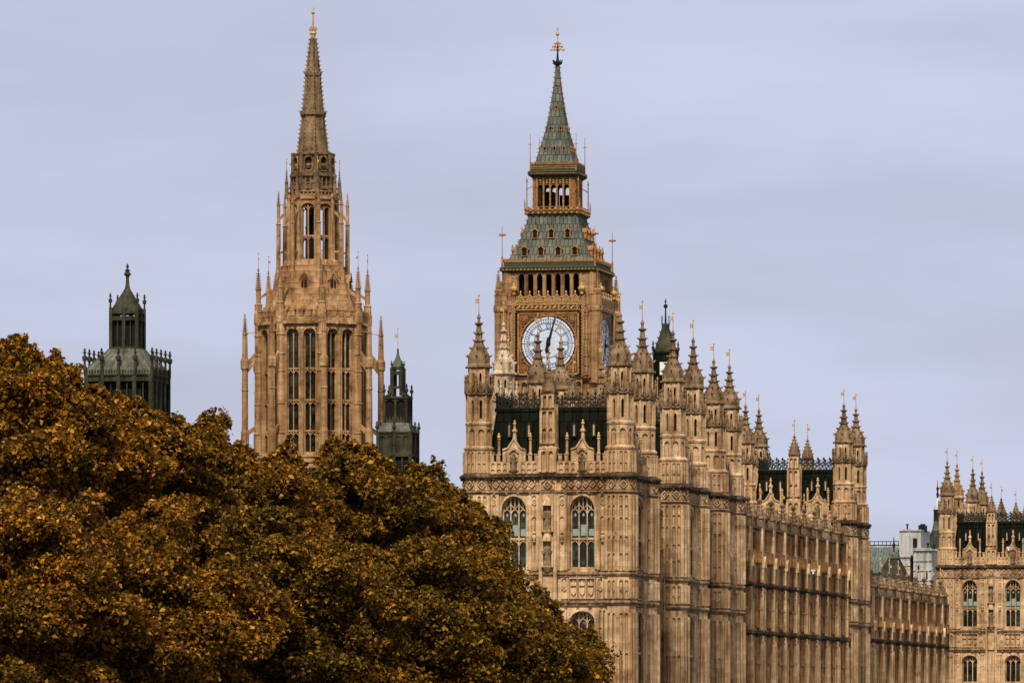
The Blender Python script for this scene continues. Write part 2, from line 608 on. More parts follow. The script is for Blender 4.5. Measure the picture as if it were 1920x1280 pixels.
def statue_mesh(mb, x, y, z, h):
    """a robed stone figure, one continuous surface, with a sceptre arm"""
    p = [(.17, 0), (.185, .1), (.16, .35), (.15, .52), (.165, .62), (.19, .74), (.175, .80), (.07, .835), (.06, .86), (.085, .89), (.095, .93), (.08, .97), (.03, 1.0)]
    mb.lathe([(r * h, z + q * h) for r, q in p], 10, x, y, 0, 1.0, .75)
    for s in (-1, 1):
        mb.path([(x + s * .17 * h, y, z + .76 * h), (x + s * .2 * h, y + .04 * h, z + .58 * h), (x + s * .06 * h, y + .14 * h, z + .55 * h)], .09 * h, .09 * h)
    mb.bar((x + .13 * h, y + .15 * h, z + .3 * h), (x + .15 * h, y + .15 * h, z + .82 * h), .03 * h)
STRING = stone('stained_limestone', (.30, .20, .115), (.58, .45, .31), (.05, .035, .02), 1.3, .9)


# ------------------------------------------------------------------ turrets of the palace
def make_turret(parent, k, shaft_mat=None, cap_mat=None):
    """octagonal angle turret, its vertices on the axes; k squeezes everything above the main cornice"""
    shaft_mat = shaft_mat or STONE
    cap_mat = cap_mat or CAPST
    H = lambda h: h if h <= 16.94 else 16.94 + (h - 16.94) * k
    c8 = math.cos(R(22.5))
    mb, dark_core, cp, bd = MB(), MB(), MB(), MB()
    O = lambda m, a0, a1, z0, z1: m.lathe([(a0 / c8, z0), (a1 / c8, z1)], 8)
    # shaft below the cornice
    O(mb, 1.0, 1.0, -11, 15.62)
    for M in oct_faces(0, 0, 1.0):
        mb.T = M
        for (z0, z1, rows) in ((-6, 7.5, (-2.5, 1.2, 4.4, 7.2)), (8.2, 9.6, (9.5,)), (10.15, 15.5, (11.4, 12.6, 13.9, 14.75, 15.45))):
            panels(mb, -.39, .39, (z0,) + rows, 2, .065, .07)
        if True:
            lozenge(mb, 0, 8.8, .26, .09, .07)
        frieze(mb, -.36, .36, 15.8, 16.6, 1, .10)
    mb.T = Matrix.Identity(4)
    O(mb, 1.02, 1.02, 15.62, 16.62)
    # string courses and cornice round the turret
    strs = []
    for a, z0, z1 in ((1.14, 7.72, 8.05), (1.12, 9.72, 10.06), (1.12, 15.56, 15.78)):
        q_ = MB()
        q_.lathe([((a - .08) / c8, z0), ((a + .03) / c8, (z0 + z1) / 2), ((a + .03) / c8, z1 - .1), ((a - .04) / c8, z1)], 8)
        strs.append(q_)
    bd.lathe([(1.08 / c8, 16.52), (1.30 / c8, 16.72), (1.30 / c8, 16.84), (.98 / c8, 17.05)], 8)
    for M in oct_faces(0, 0, 1.1):
        bd.T = M
        bosses(bd, -.5, .5, 16.62, 2, .10, .08)
    bd.T = Matrix.Identity(4)
    # pedestal beside the parapet
    O(mb, .93, .93, 16.94, H(18.72))
    for M in oct_faces(0, 0, .93):
        mb.T = M
        panels(mb, -.35, .35, (H(17.05), H(17.75), H(18.55)), 2, .05, .06)
    mb.T = Matrix.Identity(4)
    O(mb, 1.0, 1.02, H(18.68), H(18.8))
    O(mb, 1.02, .86, H(18.8), H(18.98))
    # niche stage
    O(mb, .72, .72, H(18.9), H(20.6))
    for M in oct_faces(0, 0, .72):
        mb.T = M
        hw = .72 * .414
        for s in (-1, 1):
            mb.box(s * hw - .07, s * hw + .07, -.05, .14, H(18.95), H(20.35))
        A = arch_pts(0, hw - .07, H(19.85), .28, 6)
        mb.band(A, [(x, H(20.45)) for x, z in A], 0.002, .13)
        mb.ext([(-.13, H(19.0)), (.13, H(19.0)), (.10, H(19.75)), (0, H(19.95)), (-.10, H(19.75))], .002, .10)
    mb.T = Matrix.Identity(4)
    O(mb, .90, .92, H(20.42), H(20.56))
    O(mb, .92, .80, H(20.56), H(20.74))
    # slit stage
    def slits(a, z0, z1, sw, zring):
        O(dark_core, a - .26, a - .26, H(z0), H(z1))
        for M in oct_faces(0, 0, a):
            mb.T = M
            hw = a * .414
            for s in (-1, 1):
                x0, x1 = sorted((s * sw / 2, s * (hw - .01)))
                mb.box(x0, x1, -.2, 0, H(z0), H(z1) - .25)
                mb.box(s * hw - .055, s * hw + .055, -.05, .07, H(z0), H(z1))
                mb.box(s * (sw / 2 + .08) - .03, s * (sw / 2 + .08) + .03, 0, .05, H(z0), H(z1) - .3)
            A = arch_pts(0, sw / 2, H(z1) - .55, .24, 6)
            mb.band(A, [(x * 2 * (hw - .01) / sw, H(z1)) for x, z in A], -.2, .01)
            mb.box(-sw / 2, sw / 2, -.2, .03, H(z0), H(z0) + .14)
        mb.T = Matrix.Identity(4)
    slits(.80, 20.74, 22.5, .20, 0)
    O(cp, .84, .96, H(22.46), H(22.6))
    O(cp, .96, .80, H(22.6), H(22.74))
    # crown of ogee hoops and little pinnacles standing round the lantern
    for i in range(8):
        a0, a1 = 2 * math.pi * i / 8, 2 * math.pi * (i + 1) / 8
        r = .96
        p0 = Vector((r * math.cos(a0), r * math.sin(a0), 0)); p1 = Vector((r * math.cos(a1), r * math.sin(a1), 0))
        pm = (p0 + p1) / 2
        cp.lathe([(.10, H(22.66)), (.085, H(23.45)), (.12, H(23.5)), (.06, H(23.75)), (.10, H(23.82)), (.02, H(24.0))], 6, p0.x, p0.y)
        z = lambda q: Vector((0, 0, H(q)))
        cp.path([p0 + z(23.4), p0.lerp(pm, .35) + z(22.98), p0.lerp(pm, .75) + z(22.8), pm + z(22.74), p1.lerp(pm, .75) + z(22.8), p1.lerp(pm, .35) + z(22.98), p1 + z(23.4)], .12, .12, (0, 0, 1))
        pi_ = pm * .74
        cp.bar(pm + z(22.72), pi_ + z(23.5), .09)
        cp.lathe([(.07, H(22.74)), (.1, H(23.15)), (.02, H(23.4))], 5, pm.x, pm.y)
    # lantern
    slits(.64, 22.7, 24.42, .17, 0)
    O(cp, .66, .80, H(24.36), H(24.52))
    O(cp, .80, .78, H(24.52), H(24.66))
    O(cp, .78, .70, H(24.66), H(24.8))
    # ogee cap with crockets, finial rings
    prof = [(.74, 24.8), (.74, 25.1), (.68, 25.4), (.54, 25.68), (.40, 25.95), (.30, 26.18), (.23, 26.4), (.19, 26.75), (.15, 27.1), (.12, 27.4)]
    prof = [(r, H(z)) for r, z in prof]
    cp.lathe(prof + [(.12, H(27.42)), (.26, H(27.54)), (.31, H(27.60)), (.30, H(27.66)), (.11, H(27.72)), (.09, H(27.95)), (.15, H(28.02)), (.13, H(28.12)), (.06, H(28.22)), (.03, H(28.34))], 8)
    for i in range(8):      # ribs down the cap
        a0 = 2 * math.pi * i / 8
        cp.path([(r * 1.02 * math.cos(a0), r * 1.02 * math.sin(a0), z) for r, z in prof], .08, .08, (0, 0, 1))
        cp.ball(.9 * math.cos(a0), .9 * math.sin(a0), H(24.52), .09, 6)
    for r_, z_, s_ in ((.72, 25.18, .19), (.50, 25.74, .17)):
        crockets(cp, 0, 0, [(r_, H(z_)), (r_ - .01, H(z_) + .2)], 8, 0, .2, s_)
    for z_, r_ in ((26.36, .38), (26.9, .31)):
        cp.lathe([(.14, H(z_ - .16)), (r_, H(z_ - .02)), (r_ + .02, H(z_ + .04)), (.14, H(z_ + .12))], 8)
        crockets(cp, 0, 0, [(r_ - .06, H(z_ - .05)), (r_ - .06, H(z_) + .25)], 8, 0, .2, .12)
    t = mb.build('turret', shaft_mat, parent)
    dark_core.build('infill', DARK, t)  # near-black core painted as the shaded inside behind the slits
    cp.build('turret_cap', cap_mat, t)
    bd.build('turret_cornice', CRUST if shaft_mat is STONE else cap_mat, t)
    for q_ in strs:
        q_.build('string_course', STRING if shaft_mat is STONE else cap_mat, t)
    v = MB()
    vane(v, 0, 0, H(28.3), H(29.75), .36)
    v.build('weather_vane', GOLD, t)
    return t


# ------------------------------------------------------------------ square corner pavilion of the palace
def make_pavilion(name, label, cat, loc, W=10.15, D=8.7, k=1.0, group=None, pale_turret=False, side_bays=1):
    """origin at the south-east turret; x east, y north, so the body spans x -W..0 and y 0..D"""
    root = thing(name, label, cat, loc, -TH, group)
    wall, corn, par, fr = MB(), MB(), MB(), MB()
    q = .42                                   # the faces stand this far outside the turret centres
    yS, xE, yN, xW = -q, q, D + q, -W - q
    wins, sts, strs = [], [], [MB(), MB(), MB()]
    faces = ((0, -W / 2, yS, W, 2), (90, xE, D / 2, D, side_bays), (180, -W / 2, yN, W, 2), (270, xW, D / 2, D, side_bays))
    for ang, ox, oy, Ln, nb in faces:
        M = face(ang, ox, oy)
        for m in (wall, corn, par, fr):
            m.T = M
        e0, e1 = -Ln / 2 + .8, Ln / 2 - .8     # clear wall between turrets
        pw = .62 if nb == 2 else 0             # middle pier half width
        hw = .88 if nb == 2 else 1.8
        nl = 3 if nb == 2 else 2
        bays = [(e0, -pw), (pw, e1)] if nb == 2 else [(e0, e1)]
        for b0, b1 in bays:
            xc = (b0 + b1) / 2
            bay(wall, b0, b1, -11, 16.94, xc, hw, ((-6, -1.5, .9), (1.4, 6.5, .8), (10.32, 14.2, 1.2)))
            for s in (-1, 1):
                x0, x1 = sorted((xc + s * (hw + .30), b0 + .1 if s < 0 else b1 - .1))
                panels(wall, x0, x1, (10.2, 12.55, 14.0, 15.5), 1 if x1 - x0 < .9 else 2, .06, .07)
                panels(wall, x0, x1, (1.0, 4.4, 6.2, 7.4), 2, .06, .07)
                lozenge(wall, (x0 + x1) / 2, 15.0, .26, .08)
                wall.ball((x0 + x1) / 2, .05, 12.5, .2, 6)
                for zz in (12.2, 12.35, 12.8):
                    wall.lathe([(.04, zz - .1), (.13, zz), (.05, zz + .14)], 6, (x0 + x1) / 2, .1)
            # carved panel band under the upper windows
            for i in range(3):
                x = xc + (i - 1) * .62
                wall.band([(x - .27, 8.25), (x + .27, 8.25), (x + .27, 9.6), (x - .27, 9.6), (x - .27, 8.25)],
                          [(x - .33, 8.17), (x + .33, 8.17), (x + .33, 9.68), (x - .33, 9.68), (x - .33, 8.17)], .003, .2)
                wall.ext([(x - .2, 8.95), (x - .17, 8.6), (x, 8.4), (x + .17, 8.6), (x + .2, 8.95)], .003, .14)
                wall.ext([(x - .19, 9.1), (x + .19, 9.1), (x + .22, 9.4), (x + .1, 9.28), (x, 9.5), (x - .1, 9.28), (x - .22, 9.4)], .003, .16)
            for s in (-1, 1):
                for kx in (1.28, 1.78):
                    x = xc + s * kx
                    if b0 + .2 < x < b1 - .2:
                        panels(wall, x - .22, x + .22, (8.2, 9.65), 1, .16, .07)
                        lozenge(wall, x, 8.9, .2, .1)
            # window tracery and glass
            for zb, zs, ri, tr, cu in ((10.32, 14.2, 1.2, 12.4, True), (1.4, 6.5, .8, 4.4, False)):
                if ang in (0, 90):
                    a, b, c2 = MB(), MB(), MB()
                    a.T = b.T = c2.T = M
                    yg, tk = (-.34, .16) if ang == 0 else (-.05, .06)
                    tracery(a, xc, hw, zb, zs, ri, nl, tr, yg, tk)
                    pane(b, xc, hw, zb, zs, ri, yg - tk * .7)
                    if cu and ang == 0:
                        for i in range(3):
                            x = xc + (i - 1) * .585
                            c2.ext([(x - .09, zs - .12), (x, zs - .26), (x + .09, zs - .12), (x, zs + .04)], -.447, -.435)
                            c2.box(x - .2, x + .2, -.447, -.44, 12.62, 13.1 + .3 * (i == 1))
                    wins.append((a, b, c2 if cu and ang == 0 else None))
            # frieze and parapet of the bay
            frieze(fr, xc - 1.55, xc + 1.55, 15.82, 16.58, 6, .12)
            if b1 - b0 > 4:
                for s in (-1, 1):
                    x0, x1 = sorted((xc + s * 1.62, b0 + .05 if s < 0 else b1 - .05))
                    frieze(fr, x0, x1, 15.82, 16.58, max(1, round((x1 - x0) / .75)), .12)
            par.box(b0, b1, -.45, 0, 16.98, 17.86)
            panels(par, b0 + .1, b1 - .1, (17.02, 17.35, 17.78), int((b1 - b0) / .42), .05, .05)
            n = 8
            for i in range(n):
                x0 = b0 + i * (b1 - b0) / n
                if 3 <= i <= 4:
                    continue
                par.box(x0 + .10, x0 + (b1 - b0) / n - .10, -.42, .01, 17.86, 18.30)
                par.box(x0 + .06, x0 + (b1 - b0) / n - .06, -.46, .05, 18.30, 18.38)
            g = .82
            par.ext([(xc - g, 17.86), (xc + g, 17.86), (xc + g, 18.66), (xc + .45, 18.78), (xc + .2, 19.15), (xc, 19.5), (xc - .2, 19.15), (xc - .45, 18.78), (xc - g, 18.66)], -.40, .04)
            par.path([(xc + g, .06, 18.68), (xc + .45, .06, 18.8), (xc + .2, .06, 19.17), (xc, .06, 19.5), (xc - .2, .06, 19.17), (xc - .45, .06, 18.8), (xc - g, .06, 18.68)], .1, .14)
            for s in (-1, 1):
                par.box(xc + s * .30 - .06, xc + s * .30 + .06, .05, .2, 17.2, 18.45)
            A = arch_pts(xc, .27, 18.3, .35, 6)
            par.band(A, arch_pts(xc, .37, 18.35, .45, 6), .05, .2)
            st = MB(); st.T = M
            statue_mesh(st, xc, .16, 17.15, 1.25)
            sts.append(st)
            def knob(xx, prof, zk, r_):
                pn, gp = MB(), MB()
                pn.T = gp.T = M
                pn.lathe(prof, 8, xx, -.18)
                gp.ball(xx, -.18, zk, r_, 8)
                gp.lathe([(.05, zk + .08), (.09, zk + .18), (.02, zk + .28)], 6, xx, -.18)
                gp.build('gilded_knob', GOLD, pn.build('parapet_pinnacle', STONE, root))
            if ang != 270:
                knob(xc, [(.16, 19.3), (.12, 19.9), (.2, 19.95), (.2, 20.05), (.1, 20.15), (.07, 20.4)], 20.5, .13)
                for xx in (b0 + (b1 - b0) * .19, b0 + (b1 - b0) * .81):
                    knob(xx, [(.14, 18.38), (.10, 18.5), (.085, 19.35), (.14, 19.4), (.1, 19.5)], 19.6, .13)
        # string courses and cornice
        for j_, (z0, z1, d) in enumerate(((7.72, 8.05, .26), (9.72, 10.06, .26), (15.56, 15.78, .2))):
            q_ = strs[j_]
            q_.T = M
            q_.box(e0, e1, 0.003, d, (z0 + z1) / 2, z1)
            q_.box(e0, e1, 0.003, d * .55, z0, (z0 + z1) / 2)
            bosses(q_, e0, e1, z0 + .02, int(Ln / .95), .11, d * .6)
        corn.box(e0, e1, -.3, .34, 16.74, 16.98)
        corn.box(e0, e1, 0.003, .2, 16.60, 16.74)
        bosses(corn, e0, e1, 16.62, int(Ln / .8), .12, .2)
        # middle pier with two statues, carried up as a pinnacled chimney turret
        if nb == 2:
            wall.box(-pw, pw, -.8, .12, -11, 16.6)
            for s in (-1, 1):
                wall.lathe([(.16, -9), (.16, 15.5)], 8, s * (pw - .1), .14)
                wall.box(s * (pw - .12) - .05, s * (pw - .12) + .05, .26, .34, -6, 15.5)
            frieze(fr, -.5, .5, 15.82, 16.58, 1, .12, .12)
            for z in (13.0, 10.5):
                for s in (-1, 1):
                    wall.box(s * .36 - .07, s * .36 + .07, .12, .42, z - .1, z + 1.9)
                wall.lathe([(.1, z - .45), (.34, z - .1), (.36, z)], 8, 0, .3)
                wall.lathe([(.38, z + 1.72), (.34, z + 1.95), (.2, z + 2.3), (.1, z + 2.5)], 8, 0, .3)
                st = MB(); st.T = M
                statue_mesh(st, 0, .3, z, 1.65)
                sts.append(st)
            if ang in (0, 180):
                pier, pc = MB(), MB()
                pier.T = pc.T = M
                pier.box(-.62, .62, -.8, .16, 16.98, 18.75)
                pier.tbox(0, -.3, 18.75, 18.95, .66, .5, .52, .42)
                pier.box(-.5, .5, -.68, .08, 18.95, 21.5)
                pier.box(-.42, .42, -.62, .02, 21.5, 22.6)
                for z0, z1, dd, hwd, nn in ((17.1, 18.6, .16, .52, 2), (19.1, 20.2, .08, .46, 2), (20.2, 21.4, .08, .46, 2), (21.6, 22.5, .02, .38, 2)):
                    pier.T = M @ Matrix.Translation((0, dd, 0))
                    panels(pier, -hwd, hwd, (z0, z1), nn, .1, .07)
                pier.T = M
                for s in (-1, 1):
                    for yy in (-.64, .04):
                        pier.lathe([(.1, 18.9), (.09, 21.5), (.03, 21.9)], 6, s * .5, yy)
                pc.tbox(0, -.3, 22.6, 22.78, .44, .36, .52, .44)
                pc.lathe([(.55, 22.78), (.52, 23.0), (.40, 23.4), (.24, 23.8), (.12, 24.1), (.08, 24.25), (.18, 24.32), (.05, 24.45), (.03, 24.6)], 8, 0, -.3, 22.5)
                crockets(pc, 0, -.3, [(.52, 23.0), (.40, 23.4), (.24, 23.8), (.12, 24.1)], 8, 22.5, .3, .09)
                po = pier.build('middle_pier', STONE, root)
                pc.build('pier_cap', CAPST, po)
                vv = MB(); vv.T = M
                vane(vv, 0, -.3, 24.5, 25.9, .3)
                vv.build('weather_vane', GOLD, po)
        for m in (wall, corn, par, fr):
            m.T = Matrix.Identity(4)
    wall.box(xW + .75, xE - .75, yS + .75, yN - .75, -11, 16.9)
    wall.build('wall', STONE, root)
    corn.build('cornice', CRUST, root)
    for q_ in strs:
        q_.build('string_course', STRING, root)
    par.build('parapet', STONE, root)
    fr.build('frieze', STONE, root)
    for a, b, c2 in wins:
        o = a.build('window', STONE, root)
        b.build('window_pane', GLASS, o)
        if c2:
            c2.build('curtain', CURTAIN, o)
    for s_ in sts:
        s_.build('statue', CAPST, root)
    # steep iron roof with a flat top and lattice cresting
    rf, cr, dm, dl = MB(), MB(), MB(), MB()
    zr = 16.94 + (21.45 - 16.94) * (.5 + .5 * k)
    cx, cy = -W / 2, D / 2
    rf.tbox(cx, cy, 16.9, zr, W / 2 - .45, D / 2 - .35, W / 2 - .95, D / 2 - 1.5)
    rf.box(cx - W / 2 + .85, cx + W / 2 - .85, 1.4, D - 1.4, zr, zr + .22)
    for i in range(15):
        x = cx - W / 2 + .7 + i * (W - 1.4) / 14
        rf.bar((x, .30, 17.0), (cx + (x - cx) * .93, 1.47, zr), .07, .09)
    rf.build('roof', SLATE, root)
    for ang, ox, oy, Ln in ((0, cx, 1.5, W - 1.9), (180, cx, D - 1.5, W - 1.9), (90, -.95, cy, D - 3), (270, -W + .95, cy, D - 3)):
        cr.T = face(ang, ox, oy)
        n = max(4, int(Ln / .52))
        d = Ln / n
        z0 = zr + .2
        cr.box(-Ln / 2, Ln / 2, -.05, .05, z0, z0 + .12)
        cr.box(-Ln / 2, Ln / 2, -.04, .04, z0 + .62, z0 + .70)
        for i in range(n + 1):
            x = -Ln / 2 + i * d
            cr.box(x - .025, x + .025, -.025, .025, z0, z0 + 1.05)
            cr.add([(x - .13, 0, z0 + .98), (x, -.05, z0 + .88), (x + .13, 0, z0 + .98), (x, .05, z0 + .88), (x, 0, z0 + 1.22)], [(0, 1, 4), (1, 2, 4), (2, 3, 4), (3, 0, 4), (0, 3, 2, 1)])
            if i < n:
                xm = x + d / 2
                A = [(xm + .2 * math.cos(t), z0 + .38 + .24 * math.sin(t)) for t in np.linspace(0, 2 * math.pi, 9)]
                B = [(xm + .12 * math.cos(t), z0 + .38 + .16 * math.sin(t)) for t in np.linspace(0, 2 * math.pi, 9)]
                cr.band(A, B, -.03, .03)
                cr.path([(x, 0, z0 + .7), (xm, 0, z0 + .92), (x + d, 0, z0 + .7)], .05, .05)
    cr.T = Matrix.Identity(4)
    cr.build('roof_cresting', IRON, root)
    # small louvred vents on the south roof slope
    for i, x in enumerate((-W * .80, -W * .66, -W * .34, -W * .20)):
        d_, l_ = MB(), MB()
        zz = 19.6
        y = .35 + (zz - 16.9) / (zr - 16.9) * 1.15
        d_.ext([(x - .16, zz), (x + .16, zz), (x + .16, zz + .7), (x, zz + 1.15), (x - .16, zz + .7)], y - .28, y + .35)
        l_.box(x - .055, x + .055, y - .31, y - .285, zz + .08, zz + .85)
        do = d_.build('roof_vent', IRON, root)
        l_.build('vent_slot', PALE, do)
    t0 = make_turret(root, k)
    t0.location = (0, 0, 0)
    for i, (x, y) in enumerate(((-W, 0), (0, D), (-W, D))):
        if pale_turret and i == 2:
            t = make_turret(root, k, PALE, PALE)
            t.location = (x, y, 0)
            t['label'] = 'pale cleaned stone turret'
        else:
            inst(t0, root, (x, y, 0))
    return root


# ------------------------------------------------------------------ river front range


def make_range(name, label, loc, n, b, high, group=None, roof_mat=None):
    """a long range seen along its length; origin at its south end on the wall line, y runs north. high adds the attic storey"""
    root = thing(name, label, 'palace wing', loc, -TH, group)
    dz = 0.0 if high else -4.15
    wall, corn, par = MB(), MB(), MB()
    Ln = n * b
    M0 = face(90, 0, 0)
    for i in range(n):
        yc = (i + .5) * b
        M = face(90, 0, yc)
        wall.T = M
        specs = [(-6.5, -2.6, .8), (-.4, 4.6 if high else 3.4 + dz, .9)]
        specs = [(-5, 1.0, .8), (2.6, 5.3, .7), (7.2, 9.1, .6)] if high else [(-5, 1.0, .8), (3.4, 5.4, .5)]
        zt = 12.1 + dz
        bay(wall, -b / 2 + .45, b / 2 - .45, -11, zt, 0, 1.12, specs, -.7, 0, .14)
        for zz in (4.1 + (dz if not high else 0), 8.4):
            if zz < zt - 1 and (high or zz < 6):
                wall.box(-b / 2 + .45, -1.14, .003, .24, zz, zz + .14)
                wall.box(1.14, b / 2 - .45, .003, .24, zz, zz + .14)
        for s in (-1, 1):
            panels(wall, s * 1.8 - .42, s * 1.8 + .42, (2.2 + (dz if not high else 0), 6.3 + dz), 2, .06, .07)
            if high:
                panels(wall, s * 1.8 - .42, s * 1.8 + .42, (7.0, 8.6, 10.1), 2, .06, .07)
        # attic arcade of narrow lights over a panelled band
        zb = 12.1 + dz
        wall.box(-b / 2 + .4, b / 2 - .4, -.6, .26, zb, zb + .85)
        wall.box(-b / 2 + .38, b / 2 - .38, -.6, .36, zb + .85, zb + .95)
        wall.T = M @ Matrix.Translation((0, .262, 0))
        panels(wall, -b / 2 + .5, b / 2 - .5, (zb + .06, zb + .82), 7, .12, .16)
        wall.T = M
        za, zc = zb + .95, zb + 2.75
        bay(wall, -b / 2 + .4, b / 2 - .4, za, zc, 0, .72, ((za + .08, za + 1.3, .3),), -.55, 0, .12)
        p_, g_ = MB(), MB()
        p_.T = g_.T = M
        tracery(p_, 0, .72, za + .08, za + 1.3, .3, 2, None, -.03, .05, .09)
        pane(g_, 0, .72, za + .08, za + 1.3, .3, -.06)
        fo = p_.build('attic_window', STONE_E, root)
        g_.build('window_pane', GLASSD, fo)
        for s in (-1, 1):
            wall.lathe([(.13, za), (.11, zc), (.05, zc + .5)], 6, s * 1.75, .06)
            panels(wall, s * 1.3 - .28, s * 1.3 + .28, (za + .1, za + 1.0, zc - .2), 1, .05, .07)
        for zb2, zs, ri in specs[1:]:
            a, g_ = MB(), MB()
            a.T = g_.T = M
            tracery(a, 0, 1.12, zb2, zs, ri, 2, None, -.04, .06)
            pane(g_, 0, 1.12, zb2, zs, ri, -.08)
            wo = a.build('window', STONE_E, root)
            g_.build('window_pane', GLASSD, wo)
        # parapet: pierced battlements with a carved gablet over each bay
        par.T = M
        zp = zb + 2.75
        par.box(-b / 2 + .4, b / 2 - .4, -.4, .12, zp + .18, zp + .75)
        panels(par, -b / 2 + .45, b / 2 - .45, (zp + .2, zp + .72), 9, .2, .08)
        for xx in np.linspace(-b / 2 + .75, b / 2 - .75, 6):
            par.box(xx - .24, xx + .24, -.36, .12, zp + .75, zp + 1.1)
        par.ext([(-.7, zp + .75), (.7, zp + .75), (.55, zp + 1.2), (.2, zp + 1.4), (0, zp + 1.8), (-.2, zp + 1.4), (-.55, zp + 1.2)], -.3, .18)
        for q_ in (-.45, 0, .45):
            par.ball(q_, .2, zp + .95 + (.25 if q_ == 0 else 0), .19, 6)
    wall.T = Matrix.Identity(4)
    wall.box(-12, -.72, .1, Ln - .1, -11, 14.6 + dz)
    corn.T = face(90, 0, Ln / 2)
    strings = [(6.35, 6.68), (10.18, 10.48)] if high else [(6.55, 6.85), (2.2, 2.5)]
    for z0, z1 in strings if n > 2 else ():
        corn.box(-Ln / 2, Ln / 2, .003, .36, z0 + .16, z1)
        corn.box(-Ln / 2, Ln / 2, .003, .2, z0, z0 + .16)
        bosses(corn, -Ln / 2, Ln / 2, z0 + .08, n * 5, .15, .22)
        for i in range(n + 1 if n > 2 else 0):
            y_ = -Ln / 2 + i * b
            corn.box(y_ - .56, y_ + .56, .37, .66, z0 + .14, z1 + .01)
            corn.box(y_ - .47, y_ + .47, .21, .56, z0 - .02, z0 + .14)
    zt = 14.85 + dz
    top = MB(); top.T = corn.T
    top.box(-Ln / 2, Ln / 2, -.35, .3, zt, zt + .2)
    bosses(top, -Ln / 2, Ln / 2, zt - .05, n * 4, .14, .14)
    top.box(-Ln / 2, Ln / 2, .003, .2, 12.0 + dz, 12.12 + dz)
    top.build('cornice', CAPST, root)
    wall.build('wall', STONE_E, root)
    corn.build('string_course', CRUST, root)
    par.build('parapet', CAPST, root)
    rf = MB()
    rf.tbox(-6.3, Ln / 2, 14.6 + dz, 16.4 + dz, 5.2, Ln / 2 - .2, 1.2, Ln / 2 - .2)
    rf.build('roof', SLATE, root)
    # buttresses, each with its pinnacle and gilded vane
    def buttress(y):
        m, c = MB(), MB()
        M = face(90, 0, y)
        m.T = M
        zt = 12.1 + dz
        m.box(-.42, .42, -.1, .45, -11, zt)
        m.box(-.34, .34, -.1, .42, zt, zt + 2.8)
        m.ext([(-.5, zt - .35), (.5, zt - .35), (.4, zt + .05), (0, zt + .55), (-.4, zt + .05)], .40, .62)
        for s in (-1, 1):
            m.T = M @ Matrix(((0, s, 0, s * .42), (-s * s, 0, 0, .25), (0, 0, 1, 0), (0, 0, 0, 1)))
            rows = [(-5, -1, 2.4, 5.9, 6.3)] + ([(6.8, 8.5, 9.6, 10.1), (10.6, 11.8)] if high else [(6.95, 8.2)])
            for r_ in rows:
                panels(m, -.22, .22, r_, 2, .06, .06)
        m.T = M
        panels(m, -.36, .36, (-5, 2.4, 5.9), 2, .56, .07)
        zq = 14.9 + dz
        p = m
        m = MB(); m.T = M
        m.lathe([(.36, zq), (.34, zq + .7), (.44, zq + .8), (.30, zq + 1.0)], 8, 0, .1)
        prof = [(.30, zq + 1.0), (.16, zq + 1.6), (.09, zq + 2.1)]
        m.lathe(prof + [(.2, zq + 2.15), (.22, zq + 2.25), (.06, zq + 2.4)], 8, 0, .1)
        crockets(m, 0, .1, prof, 8, 0, .3, .12)
        bo = p.build('buttress', STONE, root)
        m.build('pinnacle', CAPST, bo)
        v = MB(); v.T = M
        v.lathe([(.045, zq + 2.3), (.035, zq + 2.9), (.08, zq + 2.95), (.03, zq + 3.3), (.085, zq + 3.38), (.02, zq + 3.6)], 6, 0, .1)
        v.box(-.02, .02, .1, .30, zq + 2.75, zq + 2.98)
        v.build('weather_vane', GOLD, bo)
        return bo
    b0 = buttress(0)
    for i in range(1, n + 1):
        inst(b0, root, (0, i * b, 0))
    return root
